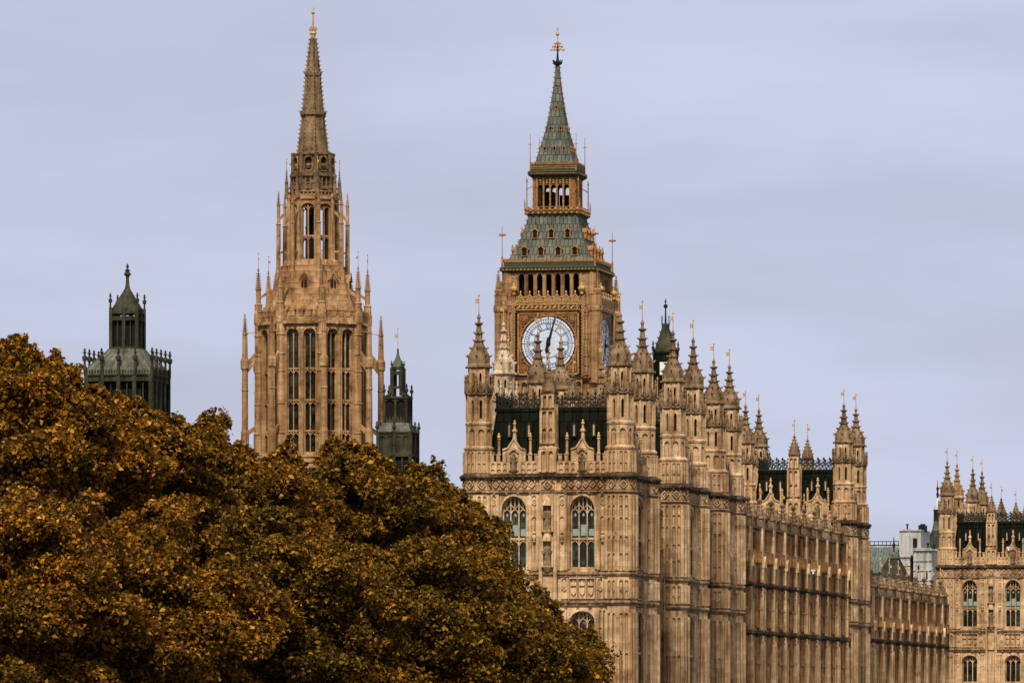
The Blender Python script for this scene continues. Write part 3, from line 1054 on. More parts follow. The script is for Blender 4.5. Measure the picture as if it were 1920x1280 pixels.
# ------------------------------------------------------------------ the clock tower
def make_clock_tower(loc):
    root = thing('clock_tower', 'tall clock tower with white dial, gilded belfry and green tiled spire behind the palace', 'clock tower', loc)
    K = 15.3
    h = lambda y: (HOR - y) / K
    I = Matrix.Identity(4)
    ANG = (0, 90, 180, 270)
    sh, st = MB(), MB()
    # shaft
    sh.box(-5.7, 5.7, -5.7, 5.7, -9, h(742))
    for a in ANG:
        sh.T = face(a, 5.7 * math.sin(R(a)), -5.7 * math.cos(R(a)))
        panels(sh, -4.4, 4.4, (-5, 4, 12, 20, 28, 36, h(748)), 9, .3, .3)
    sh.T = I
    for sx in (-1, 1):
        for sy in (-1, 1):
            sh.lathe([(1.2, -9), (1.2, h(735))], 8, sx * 5.4, sy * 5.4, 22.5)
    sh.build('tower_shaft', BENS, root)
    # corbelled stage with arches just under the dials
    for a in ANG:
        st.T = face(a, 6.0 * math.sin(R(a)), -6.0 * math.cos(R(a)))
        n = 9
        for i in range(n):
            x = -4.3 + 8.6 * (i + .5) / n
            A = arch_pts(x, .36, h(728), .5, 6)
            st.band(A, [(q, h(716)) for q, z in A], -.2, .35)
            for s in (-1, 1):
                st.box(x + s * .42 - .07, x + s * .42 + .07, -.2, .4, h(742), h(716))
    st.T = I
    st.box(-5.9, 5.9, -5.9, 5.9, h(742), h(716))
    st.tbox(0, 0, h(719), h(714), 6.2, 6.2, 6.55, 6.55)
    # clock stage walls
    Z0, Z1 = h(714), h(572)
    st.box(-5.75, 5.75, -5.75, 5.75, Z0, Z1)
    for a in ANG:
        st.T = face(a, 5.75 * math.sin(R(a)), -5.75 * math.cos(R(a)))
        st.box(-5.75, -4.3, 0.0, .28, Z0, Z1)
        st.box(4.3, 5.75, 0.0, .28, Z0, Z1)
        for s in (-1, 1):
            st.T = face(a, 5.75 * math.sin(R(a)), -5.75 * math.cos(R(a))) @ Matrix.Translation((s * 4.85, .28, 0))
            panels(st, -.42, .42, (h(708), h(690), h(682), h(672), h(640), h(630), h(590)), 2, .10, .1)
            for zz in (686, 635):
                for q in (-.21, .21):
                    lozenge(st, q, h(zz), .18, .1)
    st.T = I
    for sx in (-1, 1):
        for sy in (-1, 1):
            st.lathe([(.78, Z0 - .6), (.82, Z0), (.82, h(590))], 8, sx * 5.85, sy * 5.85, 22.5)
            for M in oct_faces(sx * 5.85, sy * 5.85, .76, 0):
                st.T = M
                st.box(-.05, .05, 0, .07, Z0, h(592))
            st.T = I
            st.lathe([(.85, h(592)), (.98, h(588)), (.98, h(583)), (.84, h(580)), (.84, h(560)), (.92, h(558)), (.5, h(556))], 8, sx * 5.85, sy * 5.85, 22.5)
    for z, d in ((h(589), .25), (h(576), .35), (h(571), .3)):
        st.box(-5.75 - d, 5.75 + d, -5.75 - d, 5.75 + d, z - .16, z + .16)
    st.box(-5.9, 5.9, -5.9, 5.9, h(574), h(563))
    for a in ANG:       # gargoyles at the cornice
        st.T = face(a + 45, 0, 0)
        st.path([(0, 8.4, h(580)), (0, 8.9, h(578.5)), (0, 9.3, h(579.5))], .22, .28)
    st.T = I
    st.build('clock_stage', BENS, root)

    # ---- dial
    def dial():
        M = face(0, 0, -5.75)
        zc = h(649.3)
        m = MB(); m.T = M
        m.box(-4.12, 4.12, .002, .10, zc - 4.1, zc + 4.1)      # black surround
        d = m.build('clock_dial', BLACK, root)
        f = MB(); f.T = M
        q = 3.70
        for s in (-1, 1):
            f.box(s * q - .11, s * q + .11, .10, .22, zc - q, zc + q)
            f.box(-q + .11, q - .11, .10, .22, zc + s * q - .11, zc + s * q + .11)
            f.box(s * (q - .32) - .04, s * (q - .32) + .04, .10, .24, zc - q + .3, zc + q - .3)
            f.box(-q + .3, q - .3, .10, .24, zc + s * (q - .32) - .04, zc + s * (q - .32) + .04)
        T = np.linspace(0, 2 * math.pi, 49)
        ring = lambda r: [(r * math.cos(t), zc + r * math.sin(t)) for t in T]
        f.band(ring(3.44), ring(3.60), .1, .2)
        for sx in (-1, 1):
            for sz in (-1, 1):
                x, z = sx * 2.98, zc + sz * 2.98
                for t in np.linspace(0, 2 * math.pi, 9)[:-1]:
                    f.ball(x + .24 * math.cos(t), .22, z + .24 * math.sin(t), .11, 6)
                f.ball(x, .24, z, .14, 6)
                f.band([(x + .43 * math.cos(t), z + .43 * math.sin(t)) for t in T[::4]], [(x + .50 * math.cos(t), z + .50 * math.sin(t)) for t in T[::4]], .1, .26)
                for (x2, z2) in ((.9, 3.05), (3.05, .9), (1.7, 3.2), (3.2, 1.7), (2.1, 2.9), (2.9, 2.1)):
                    f.ball(sx * x2 * 1.03, .2, zc + sz * z2 * 1.03, .12, 6)
        f.build('gilded_frame', GILT2, d)
        sp = MB(); sp.T = M
        A = ring(3.5)
        B = []
        for t in T:
            k = 3.6 / max(abs(math.cos(t)), abs(math.sin(t)))
            B.append((k * math.cos(t), zc + k * math.sin(t)))
        sp.band(A, B, .1, .16)
        sp.build('spandrel', BRASS, d)
        g = MB(); g.T = M
        g.ext([(3.42 * math.cos(t), zc + 3.42 * math.sin(t)) for t in T[:-1]], .11, .15)
        g.build('dial_glass', OPAL, d)
        k = MB(); k.T = M
        for r0, r1 in ((3.24, 3.44), (2.93, 3.0), (2.52, 2.59), (2.40, 2.44), (1.73, 1.79), (1.63, 1.67)):
            k.band(ring(r0), ring(r1), .151, .158)
        for i in range(60):
            t = math.pi / 2 - 2 * math.pi * i / 60
            c, s = math.cos(t), math.sin(t)
            k.bar((2.56 * c, .156, zc + 2.56 * s), (2.96 * c, .156, zc + 2.96 * s), .06, .012, (0, 1, 0))
            if i % 5 == 0:
                k.bar((1.7 * c, .156, zc + 1.7 * s), (1.8 * c, .156, zc + 1.8 * s), .07, .012, (0, 1, 0))
                k.bar((2.4 * c, .156, zc + 2.4 * s), (3.3 * c, .156, zc + 3.3 * s), .08, .012, (0, 1, 0))
        k.build('dial_ironwork', BLACK, d)
        nu = MB(); nu.T = M
        ROM = ['XII', 'I', 'II', 'III', 'IIII', 'V', 'VI', 'VII', 'VIII', 'IX', 'X', 'XI']
        W_ = {'I': .19, 'V': .34, 'X': .36}
        for i, txt in enumerate(ROM):
            t = math.pi / 2 - 2 * math.pi * i / 12
            ou = Vector((math.cos(t), 0, math.sin(t))); ri = Vector((math.sin(t), 0, -math.cos(t)))
            tot = sum(W_[c] for c in txt)
            x = -tot / 2
            P = lambda a, b: Vector((0, .158, zc)) + ri * a + ou * b
            for c in txt:
                w2 = W_[c]
                a, b, lo, hi = x + .03, x + w2 - .03, 1.83, 2.36
                mid = x + w2 / 2
                if c == 'I':
                    nu.bar(P(mid, lo), P(mid, hi), .075, .012, (0, 1, 0))
                elif c == 'V':
                    nu.bar(P(a, hi), P(mid, lo), .075, .012, (0, 1, 0)); nu.bar(P(b, hi), P(mid, lo), .045, .012, (0, 1, 0))
                else:
                    nu.bar(P(a, hi), P(b, lo), .075, .012, (0, 1, 0)); nu.bar(P(b, hi), P(a, lo), .045, .012, (0, 1, 0))
                for e_ in (lo, hi):
                    nu.bar(P(a - .01, e_), P(b + .01, e_), .035, .012, (0, 1, 0))
                x += w2
        nu.build('roman_numerals', BLACK, d)
        lead = MB(); lead.T = M     # fine glazing bars of the middle
        for r_ in (.55, 1.1):
            for t in np.linspace(0, 2 * math.pi, 13)[:-1]:
                c, s = math.cos(t), math.sin(t)
                lead.band([(r_ * c + .26 * math.cos(u), zc + r_ * s + .26 * math.sin(u)) for u in T[::6]],
                          [(r_ * c + .285 * math.cos(u), zc + r_ * s + .285 * math.sin(u)) for u in T[::6]], .15, .165)
        lead.build('glazing_bars', LEADC, d)
        hh = MB(); hh.T = M
        hand = lambda m, ang, pts, y: m.ext([(x * math.cos(ang) + r * math.sin(ang), zc - x * math.sin(ang) + r * math.cos(ang)) for x, r in pts], y, y + .03)
        hand(hh, R(182), [(-.10, -.75), (-.22, -.5), (-.28, 0), (-.16, .35), (-.13, .9), (-.34, 1.15), (-.1, 1.3), (0, 2.15), (.1, 1.3), (.34, 1.15), (.13, .9), (.16, .35), (.28, 0), (.22, -.5), (.10, -.75)], .175)
        hh.build('hour_hand', BLACK, d)
        mh = MB(); mh.T = M
        hand(mh, R(15), [(-.1, -1.0), (-.2, -.9), (-.19, -.3), (-.17, .3), (-.09, 2.2), (-.05, 3.32), (.05, 3.32), (.09, 2.2), (.17, .3), (.19, -.3), (.2, -.9), (.1, -1.0)], .215)
        mh.ball(0, .2, zc, .28, 8)
        mh.build('minute_hand', BLACK, d)
        return d
    d0 = dial()
    for a in ANG[1:]:
        inst(d0, root, (0, 0, 0), R(a))

    # gilded chequer strips, frieze over the dial, zigzag balustrade
    gs, gr, ba = MB(), MB(), MB()
    for a in ANG:
        M = face(a, 5.75 * math.sin(R(a)), -5.75 * math.cos(R(a)))
        for m in (gs, gr, ba):
            m.T = M
        for s in (-1, 1):
            gr.box(s * 4.34 - .2, s * 4.34 + .2, .28, .34, h(711), h(558))
            z, i = h(711), 0
            while z < h(560):
                for q in (-.13, .09):
                    o = .11 if i % 2 else 0
                    gs.box(s * 4.32 + q - .045 + o * .9, s * 4.32 + q + .065 + o * .9, .342, .40, z, z + .17)
                z += .19; i += 1
            # crowned orbs at the ends of the balustrade
            gs.lathe([(.22, h(558)), (.22, h(552)), (.45, h(550)), (.5, h(547)), (.36, h(544)), (.1, h(541)), (.14, h(540)), (.03, h(535))], 8, s * 4.2, .42)
        gr.box(-4.0, 4.0, .10, .42, h(586), h(577))
        for i in range(14):
            x = -3.9 + 7.8 * (i + .5) / 14
            if i % 2:
                gs.box(x - .05, x + .05, .42, .5, h(585.5), h(577.5)); gs.box(x - .22, x + .22, .42, .5, h(582), h(580.6))
            else:
                gs.bar((x - .2, .46, h(584)), (x + .2, .46, h(579)), .17, .08, (0, 1, 0))
        gs.box(-4.0, 4.0, .42, .5, h(587), h(586)); gs.box(-4.0, 4.0, .42, .5, h(577.4), h(576.6))
        gs.box(-4.3, 4.3, .28, .46, h(717), h(713.5))
        # balustrade
        ba.box(-3.95, 3.95, .18, .3, h(572), h(562))
        for i in range(7):
            x0, x1 = -3.95 + 7.9 * i / 7, -3.95 + 7.9 * (i + 1) / 7
            xm = (x0 + x1) / 2
            gs.path([(x0, .36, h(563)), (x0 + .28, .36, h(563)), (xm, .36, h(558)), (x1 - .28, .36, h(563)), (x1, .36, h(563))], .1, .14)
            lozenge(gs, xm, h(567), .33, .12, .085, .3)
            for q in (-.42, -.3, .3, .42):
                gs.box(xm + q - .03, xm + q + .03, .302, .36, h(572), h(563.5))
            if i < 7:
                gs.lathe([(.07, h(558)), (.06, h(556)), (.12, h(554)), (.02, h(551))], 6, xm, .36)
        gs.box(-3.95, 3.95, .302, .40, h(572.6), h(571.6))
        st2 = None
    gr.build('frieze_backing', BRASS, root)
    ba.build('balustrade', BENS, root)
    gs.build('gilded_ornament', GOLD, root)

    # ---- belfry
    bf, bi = MB(), MB()
    b0, b1 = h(563), h(516)
    hb = 5.55
    for a in ANG:
        bf.T = face(a, hb * math.sin(R(a)), -hb * math.cos(R(a)))
        n, x0, x1 = 7, -3.95, 3.95
        p = (x1 - x0) / n
        for i in range(n):
            xc = x0 + (i + .5) * p
            bay(bf, xc - p / 2, xc + p / 2, b0, b1, xc, .35, ((b0 + .1, h(529), .70),), -.55, .0, .1)
            A = arch_pts(xc, .5, h(527), .75, 6)
            bf.path([(x, .06, z) for x, z in A], .09, .12)
            bf.bar((xc, .06, h(520)), (xc, .06, h(517)), .1, .1)
        for i in range(n + 1):
            bf.box(x0 + i * p - .09, x0 + i * p + .09, 0, .16, b0, h(520))
        for s in (-1, 1):
            xa, xb = sorted((s * 3.95, s * (hb - .01)))
            bf.box(xa, xb, -.6, .02, b0, b1)
            panels(bf, xa + .08, xb - .08, (b0 + .2, h(545), h(532), h(518)), 2, .14, .11)
    bf.T = I
    for sx in (-1, 1):
        for sy in (-1, 1):
            bf.lathe([(.52, b0), (.52, b1)], 8, sx * 5.35, sy * 5.35, 22.5)
    bf.box(-5.4, 5.4, -5.4, 5.4, h(517), h(514))
    bf.build('belfry', BENS, root)
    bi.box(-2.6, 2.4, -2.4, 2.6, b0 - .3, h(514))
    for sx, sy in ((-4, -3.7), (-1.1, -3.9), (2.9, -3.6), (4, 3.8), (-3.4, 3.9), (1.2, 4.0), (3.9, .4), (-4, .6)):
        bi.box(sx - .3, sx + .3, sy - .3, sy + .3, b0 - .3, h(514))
    bi.build('belfry_dark_core', DARK, root)  # dark core and posts added so the openings look shaded

    # corner pinnacles with flying links
    for sx in (-1, 1):
        for sy in (-1, 1):
            pn = MB()
            pinnacle(pn, sx * 6.15, sy * 6.15, h(562), h(511), .30, 8, 22.5, .35)
            P0, P1 = Vector((sx * 6.1, sy * 6.1, h(548))), Vector((sx * 5.3, sy * 5.3, h(531)))
            pn.path([P0, P0.lerp(P1, .4) + Vector((0, 0, .5)), P1], .22, .22, (0, 0, 1))
            pn.lathe([(.42, h(556)), (.5, h(550)), (.2, h(545))], 8, sx * 6.15, sy * 6.15, 22.5)
            pn.build('corner_pinnacle', BENS, root)

    # ---- eaves, lower roof
    cn, co = MB(), MB()
    cn.tbox(0, 0, h(517), h(513), 5.62, 5.62, 6.0, 6.0)
    cn.box(-6.0, 6.0, -6.0, 6.0, h(513), h(508))
    cn.tbox(0, 0, h(508), h(505), 6.08, 6.08, 5.75, 5.75)
    cn.box(-5.6, 5.6, -5.6, 5.6, h(505), h(495))
    cn.build('eaves_cornice', GREENP, root)
    for a in ANG:
        co.T = face(a, 6.0 * math.sin(R(a)), -6.0 * math.cos(R(a)))
        for i in range(26):
            x = -5.8 + 11.6 * (i + .5) / 26
            co.lathe([(.06, h(513.5)), (.16, h(512)), (.06, h(510))], 6, x, .03)
        co.T = face(a, 5.6 * math.sin(R(a)), -5.6 * math.cos(R(a)))
        co.box(-5.6, 5.6, 0.003, .07, h(497), h(495.6)); co.box(-5.6, 5.6, 0.003, .07, h(493.4), h(492.2))
        for i in range(40):
            x = -5.5 + 11 * (i + .5) / 40
            co.box(x - .06, x + .06, .01, .09, h(496), h(493))
            if i % 2:
                co.lathe([(.06, h(494)), (.09, h(491)), (.02, h(488.5))], 5, x, 0)
    co.T = I
    for sx in (-1, 1):
        for sy in (-1, 1):
            po = MB()
            po.lathe([(.14, h(508)), (.12, h(488)), (.05, h(484)), (.05, h(480)), (.035, h(446)), (.03, h(430))], 6, sx * 5.75, sy * 5.75)
            po.box(sx * 5.75 - .33, sx * 5.75 + .33, sy * 5.75 - .04, sy * 5.75 + .04, h(447.5), h(444.5))
            po.ball(sx * 5.75, sy * 5.75, h(446), .2, 6)
            for ex in (-.33, .33):
                po.ball(sx * 5.75 + ex, sy * 5.75, h(446), .13, 6)
            po.build('corner_standard', GILT2, root)
    co.build('eaves_cresting', GILT2, root)
    co = MB()
    rf = MB()
    lo = [(5.35, h(497)), (4.75, h(482)), (4.1, h(460)), (3.5, h(435)), (3.15, h(416)), (3.05, h(406))]
    rf.lathe([(r * math.sqrt(2), z) for r, z in lo], 4, 0, 0, 45)
    rf.build('lower_roof', VERDI, root)

    def rad(prof, z):
        for (r0, z0), (r1, z1) in zip(prof, prof[1:]):
            if z0 <= z <= z1:
                return r0 + (r1 - r0) * (z - z0) / (z1 - z0)
        return prof[-1][0]

    def dormer_row(prof, y, xs, wd, ht):
        z = h(y)
        r = rad(prof, z)
        for a in ANG:
            for x in xs:
                M = face(a, 0, 0)
                d, o = MB(), MB()
                d.T = o.T = M @ Matrix.Translation((x, r, z))
                e_ = min(.12, wd * .2)
                d.box(-wd / 2, -wd / 2 + e_, -ht * .6, .30 * wd, -.1, ht * .6)
                d.box(wd / 2 - e_, wd / 2, -ht * .6, .30 * wd, -.1, ht * .6)
                d.ext([(-wd / 2 - .1, ht * .55), (-wd / 2 - .1, ht * .68), (0, ht * 1.12), (wd / 2 + .1, ht * .68), (wd / 2 + .1, ht * .55), (0, ht * .95)], -ht * .9, .38 * wd)
                d.lathe([(.06 * wd, ht * 1.05), (.11 * wd, ht * 1.2), (.02, ht * 1.4)], 5, 0, .28 * wd)
                d.box(-wd / 2, wd / 2, -.2, .34 * wd, -.16, -.08)
                o.ext([(-wd / 2 + .1, -.08), (wd / 2 - .1, -.08), (wd / 2 - .1, ht * .58), (0, ht * .93), (-wd / 2 + .1, ht * .58)], -.25, .16 * wd)
                do = d.build('dormer', GILT2, root)
                o.build('infill', DARK, do)  # shade of the dormer opening, put in as a near-black fill
    dormer_row(lo, 483, (-3.15, -1.1, 1.05, 3.1), .82, 1.05)
    dormer_row(lo, 449, (-2.02, 0, 2.02), .76, 1.05)
    crockets(co, 0, 0, [(r * math.sqrt(2) + .02, z) for r, z in lo], 4, 45, .62, .17)
    co.build('hip_crockets', GILT2, root)
    co = MB()
    # ---- gallery and lantern
    gl = MB()
    gl.tbox(0, 0, h(409), h(404), 2.95, 2.95, 3.3, 3.3)
    gl.box(-3.3, 3.3, -3.3, 3.3, h(404), h(399.5))
    gl.build('gallery_floor', GREENP, root)
    ln = MB()
    hl, l0, l1 = 2.55, h(400), h(336)
    for a in ANG:
        ln.T = face(a, hl * math.sin(R(a)), -hl * math.cos(R(a)))
        n, x0, x1 = 5, -2.05, 2.05
        p = (x1 - x0) / n
        for i in range(n + 1):
            ln.box(x0 + i * p - .09, x0 + i * p + .09, -.12, .14, l0, l1)
        for s in (-1, 1):
            xa, xb = sorted((s * 2.05, s * hl))
            ln.box(xa, xb - (.0 if s > 0 else 0), -.3, 0, l0, l1)
            for q in (2.2, 2.36, 2.5):
                ln.box(s * q - .035, s * q + .035, 0.002, .07, l0, l1)
        for i in range(n):
            xc = x0 + (i + .5) * p
            A = arch_pts(xc, p / 2 - .09, h(356), .5, 6)
            ln.band(A, [(x, h(349.5)) for x, z in A], -.06, .06)
            for zz in (346, 341.5):
                ln.ball(xc, 0, h(zz), .15, 6)
                ln.bar((xc - p / 2, 0, h(zz + 2)), (xc, 0, h(zz - 2)), .07)
                ln.bar((xc + p / 2, 0, h(zz + 2)), (xc, 0, h(zz - 2)), .07)
            ln.box(xc - p / 2, xc + p / 2, -.05, .05, h(396), h(395))
        ln.box(-hl, hl, -.1, .1, h(338), h(336))
        # gallery rail
        ln.T = face(a, 3.25 * math.sin(R(a)), -3.25 * math.cos(R(a)))
        ln.box(-3.25, 3.25, -.05, .05, h(392), h(391)); ln.box(-3.25, 3.25, -.05, .07, h(399), h(397))
        for i in range(10):
            x = -3.1 + 6.2 * i / 9
            ln.box(x - .03, x + .03, -.03, .03, h(399), h(391))
            ln.ball(x, .08, h(396.5), .22, 6); ln.ball(x, .08, h(403), .2, 6)
    ln.T = I
    for sx in (-1, 1):
        for sy in (-1, 1):
            ln.lathe([(.075, h(400)), (.07, h(345)), (.12, h(343)), (.03, h(336))], 6, sx * 3.2, sy * 3.2)
            ln.bar((sx * 3.2, sy * 3.2, h(358)), (sx * 2.6, sy * 2.6, h(352)), .08)
            ln.lathe([(.07, h(400)), (.09, h(388)), (.02, h(376))], 6, sx * 3.42, sy * 3.42)
    ln.build('lantern', GILT2, root)
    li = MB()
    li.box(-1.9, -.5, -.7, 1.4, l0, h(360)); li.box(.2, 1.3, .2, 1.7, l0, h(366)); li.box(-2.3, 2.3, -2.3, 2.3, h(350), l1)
    li.build('lantern_dark_core', DARK, root)  # added dark blocks stand for the shaded lantern interior
    c3 = MB()
    c3.tbox(0, 0, h(337), h(331), 2.65, 2.65, 3.15, 3.15)
    c3.box(-3.1, 3.1, -3.1, 3.1, h(331), h(326))
    c3.tbox(0, 0, h(326), h(323), 3.18, 3.18, 2.9, 2.9)
    c3.box(-2.85, 2.85, -2.85, 2.85, h(323), h(310))
    c3.build('upper_cornice', GREENP, root)
    for a in ANG:
        co.T = face(a, 2.85 * math.sin(R(a)), -2.85 * math.cos(R(a)))
        for z_ in (320, 316.5, 312):
            co.box(-2.85, 2.85, .003, .07, h(z_), h(z_ - 1.3))
        for i in range(18):
            x = -2.75 + 5.5 * (i + .5) / 18
            co.lathe([(.05, h(312)), (.10, h(309)), (.02, h(306.5))], 5, x, 0)
            co.ball(x, .3, h(329), .09, 5)
    co.T = I
    for sx in (-1, 1):
        for sy in (-1, 1):
            po = MB()
            po.lathe([(.09, h(325)), (.05, h(300)), (.03, h(255))], 6, sx * 2.85, sy * 2.85)
            po.box(sx * 2.85 - .25, sx * 2.85 + .25, sy * 2.85 - .03, sy * 2.85 + .03, h(274.8), h(273.6))
            po.build('corner_standard', GILT2, root)
    co.build('upper_cresting', GILT2, root)
    co = MB()
    # ---- spire
    up = [(2.42, h(312)), (2.2, h(300)), (1.72, h(272)), (1.22, h(243)), (.86, h(210)), (.58, h(180)), (.40, h(160)), (.29, h(138)), (.22, h(124))]
    sp = MB()
    sp.lathe([(r * math.sqrt(2), z) for r, z in up], 4, 0, 0, 45)
    sp.build('spire', VERDI, root)
    crockets(co, 0, 0, [(r * math.sqrt(2) + .01, z) for r, z in up], 4, 45, .62, .13)
    dormer_row(up, 284, (-1.18, 0, 1.18), .40, .42)
    dormer_row(up, 245, (-.62, .62), .36, .4)
    dormer_row(up, 205, (0,), .32, .4)
    dormer_row(up, 164, (0,), .24, .26)
    co.build('spire_crockets', GILT2, root)
    fn = MB()
    fn.lathe([(.28, h(126)), (.2, h(124)), (.55, h(120.5)), (.62, h(117)), (.25, h(116)), (.16, h(112)), (.10, h(100)), (.07, h(80))], 8)
    for t in range(8):
        c, s = math.cos(t * math.pi / 4), math.sin(t * math.pi / 4)
        fn.bar((.4 * c, .4 * s, h(118)), (.66 * c, .66 * s, h(113.5)), .09)
    fo = fn.build('finial', IRON, root)
    gf = MB()
    gf.lathe([(.09, h(100)), (.05, h(66)), (.04, h(52))], 6)
    for k_, (r_, y_) in enumerate(((.85, 94), (.6, 88), (.36, 82))):
        for t in range(8):
            c, s = math.cos(t * math.pi / 4), math.sin(t * math.pi / 4)
            gf.path([(.05 * c, .05 * s, h(y_ + 3)), (.5 * r_ * c, .5 * r_ * s, h(y_ - 2)), (r_ * c, r_ * s, h(y_))], .05, .05, (0, 0, 1))
            gf.ball(r_ * c, r_ * s, h(y_), .11, 6)
    gf.ball(0, 0, h(64), .24, 8)
    gf.ball(0, 0, h(78.5), .15, 6)
    gf.box(-.2, .2, -.035, .035, h(55.5), h(54.5))
    gf.build('gilded_crown', GOLD, fo)
    return root


# ------------------------------------------------------------------ central tower with the stone spire
def make_central_tower(loc):
    root = thing('spire_tower', 'octagonal limestone tower with open lantern, flying pinnacles and crocketed stone spire', 'tower', loc)
    K = 19.125
    h = lambda y: (HOR - y) / K
    c8 = math.cos(R(22.5))
    I = Matrix.Identity(4)
    body, gd = MB(), []
    A = 4.95
    z0, z1 = h(858), h(612)
    hf = A * .414
    body.lathe([((A - .75) / c8, -9), ((A - .75) / c8, z1)], 8, 0, 0, 22.5)
    for k in range(8):
        M = face(45 * k, A * math.sin(R(45 * k)), -A * math.cos(R(45 * k)))
        body.T = M
        body.box(-hf, hf, -.7, .25, -9, z0 + .1)
        for zz in (h(858), h(868), h(880)):
            body.box(-hf - .1, hf + .1, .2, .25 + (zz - h(890)) * .0 + .12, zz - .12, zz)
        for xc in (-.84, .84):
            blind = k in (2, 6, 3, 5) and False
            bay(body, min(xc - .84, -hf) if xc < 0 else 0.0, 0.0 if xc < 0 else hf, z0, z1, xc, .60, ((z0 + .3, h(633), .62),), -.7, 0, .14)
            a, g = MB(), MB()
            a.T = g.T = M
            tracery(a, xc, .60, z0 + .3, h(633), .62, 2, None, -.36, .14, .10)
            for tr in (695, 754, 811):
                a.box(xc - .60, xc + .60, -.44, -.26, h(tr) - .1, h(tr) + .08)
                for q in (-.26, .26):
                    a.path([(xc + q - .24, -.3, h(tr + 9)), (xc + q, -.3, h(tr + 3)), (xc + q + .24, -.3, h(tr + 9))], .07, .16)
            pane(g, xc, .60, z0 + .3, h(633), .62, -.48)
            o = a.build('window', TOWER, root)
            g.build('window_pane', GLASSD, o)
        for xx in (-1.68, -.1, .1, 1.68):
            body.box(xx - .07, xx + .07, .002, .12, z0, h(620))
        body.box(-hf, hf, .0, .10, h(622), h(618))
        # parapet with openings
        body.T = M @ Matrix.Translation((0, .15, 0))
        body.box(-hf, hf, -.5, .2, z1, z1 + .25)
        bosses(body, -hf, hf, z1 + .05, 4, .14, .25)
        body.box(-hf, hf, -.4, .04, z1 + .25, h(598))
        for i in range(5):
            x = -hf + (i + .5) * 2 * hf / 5
            body.box(x - .24, x + .24, -.4, .10, h(598), h(588))
            body.box(x - .28, x + .28, -.42, .14, h(588), h(585.5))
            body.box(x - .33, x - .27, .03, .12, z1 + .25, h(598))
    body.T = I
    for k in range(8):          # angle buttresses
        an = R(22.5 + 45 * k)
        x, y = 5.36 * math.sin(an), -5.36 * math.cos(an)
        body.lathe([(.42, -9), (.42, z1), (.5, z1 + .2), (.5, h(590)), (.3, h(586))], 8, x, y, 22.5)
        for z_ in (632, 668, 700, 760, 815):
            body.lathe([(.44, h(z_) - .1), (.5, h(z_)), (.44, h(z_) + .12)], 8, x, y, 22.5)
    body.build('tower_body', TOWER, root)
    # outer flying shafts
    def flying():
        m = MB()
        an = R(22.5)
        u = Vector((math.sin(an), -math.cos(an), 0))
        P = u * 6.75
        m.lathe([(.42, -9), (.40, h(812)), (.32, h(806)), (.30, h(735)), (.36, h(733)), (.30, h(730)), (.29, h(696)), (.42, h(692)), (.44, h(678)), (.28, h(672)), (.24, h(632))], 8, P.x, P.y, 22.5)
        pinnacle(m, P.x, P.y, h(640), h(589), .22, 8, 22.5, .25)
        Z = lambda y: Vector((0, 0, h(y)))
        m.path([u * 6.7 + Z(688), u * 6.2 + Z(679), u * 5.5 + Z(664)], .3, .5, (0, 0, 1))
        m.path([u * 6.6 + Z(700), u * 6.1 + Z(688), u * 5.6 + Z(683)], .22, .25, (0, 0, 1))
        m.path([u * 6.6 + Z(815), u * 5.5 + Z(800)], .3, .4, (0, 0, 1))
        m.bar(u * 6.7 + Z(627), u * 5.4 + Z(624), .06)
        return m.build('flying_buttress', TOWER, root)
    f0 = flying()
    for k in range(1, 8):
        inst(f0, root, (0, 0, 0), R(45 * k))
    # stepped stone roof with lucarnes
    rf = MB()
    n = 9
    ra, rb = 5.0, 2.85
    for i in range(n):
        t0, t1 = i / n, (i + 1) / n
        a0 = ra + (rb - ra) * t0 ** .85; a1 = ra + (rb - ra) * t1 ** .85
        za, zb = h(600) + (h(500) - h(600)) * t0, h(600) + (h(500) - h(600)) * t1
        rf.lathe([(a0 / c8, za), ((a0 * .65 + a1 * .35) / c8, zb - .12), ((a1 + .16) / c8, zb - .1), ((a1 + .16) / c8, zb)], 8, 0, 0, 22.5)
    rf.lathe([(2.8 / c8, h(500)), (2.62 / c8, h(490))], 8, 0, 0, 22.5)
    rf.build('stepped_roof', TOWER, root)
    for k in range(8):
        M = face(45 * k, 0, 0)
        lu, lo = MB(), MB()
        lu.T = lo.T = M
        lu.ext([(-.5, h(552)), (.5, h(552)), (.5, h(530)), (0, h(516)), (-.5, h(530))], 2.6, 3.75)
        lu.path([(-.55, 3.78, h(530)), (0, 3.78, h(514)), (.55, 3.78, h(530))], .13, .16)
        lo.ext([(-.27, h(550)), (.27, h(550)), (.27, h(532)), (0, h(523)), (-.27, h(532))], 3.752, 3.80)
        lu.box(-.04, .04, 3.80, 3.86, h(550), h(525))
        q = lu.build('lucarne', TOWER, root)
        lo.build('infill', DARK, q)  # near-black plate on the front of the lucarne
    # parapet pinnacles with vanes
    def ppin():
        m, v = MB(), MB()
        an = R(22.5)
        x, y = 5.42 * math.sin(an), -5.42 * math.cos(an)
        m.lathe([(.38, h(592)), (.36, h(575)), (.42, h(573)), (.27, h(570))], 8, x, y, 22.5)
        pinnacle(m, x, y, h(572), h(503), .25, 8, 22.5, .42)
        u = Vector((math.sin(an), -math.cos(an), 0))
        m.path([u * 5.3 + Vector((0, 0, h(560))), u * 4.6 + Vector((0, 0, h(552))), u * 4.1 + Vector((0, 0, h(545)))], .2, .25, (0, 0, 1))
        vane(v, x, y, h(506), h(474), .3, -1)
        o = m.build('parapet_pinnacle', TOWER, root)
        v.build('weather_vane', GOLD, o)
        return o
    p0 = ppin()
    for k in range(1, 8):
        inst(p0, root, (0, 0, 0), R(45 * k))
    # open lantern
    ln = MB()
    a = 2.12
    hf = a * .414
    l0, l1 = h(492), h(366)
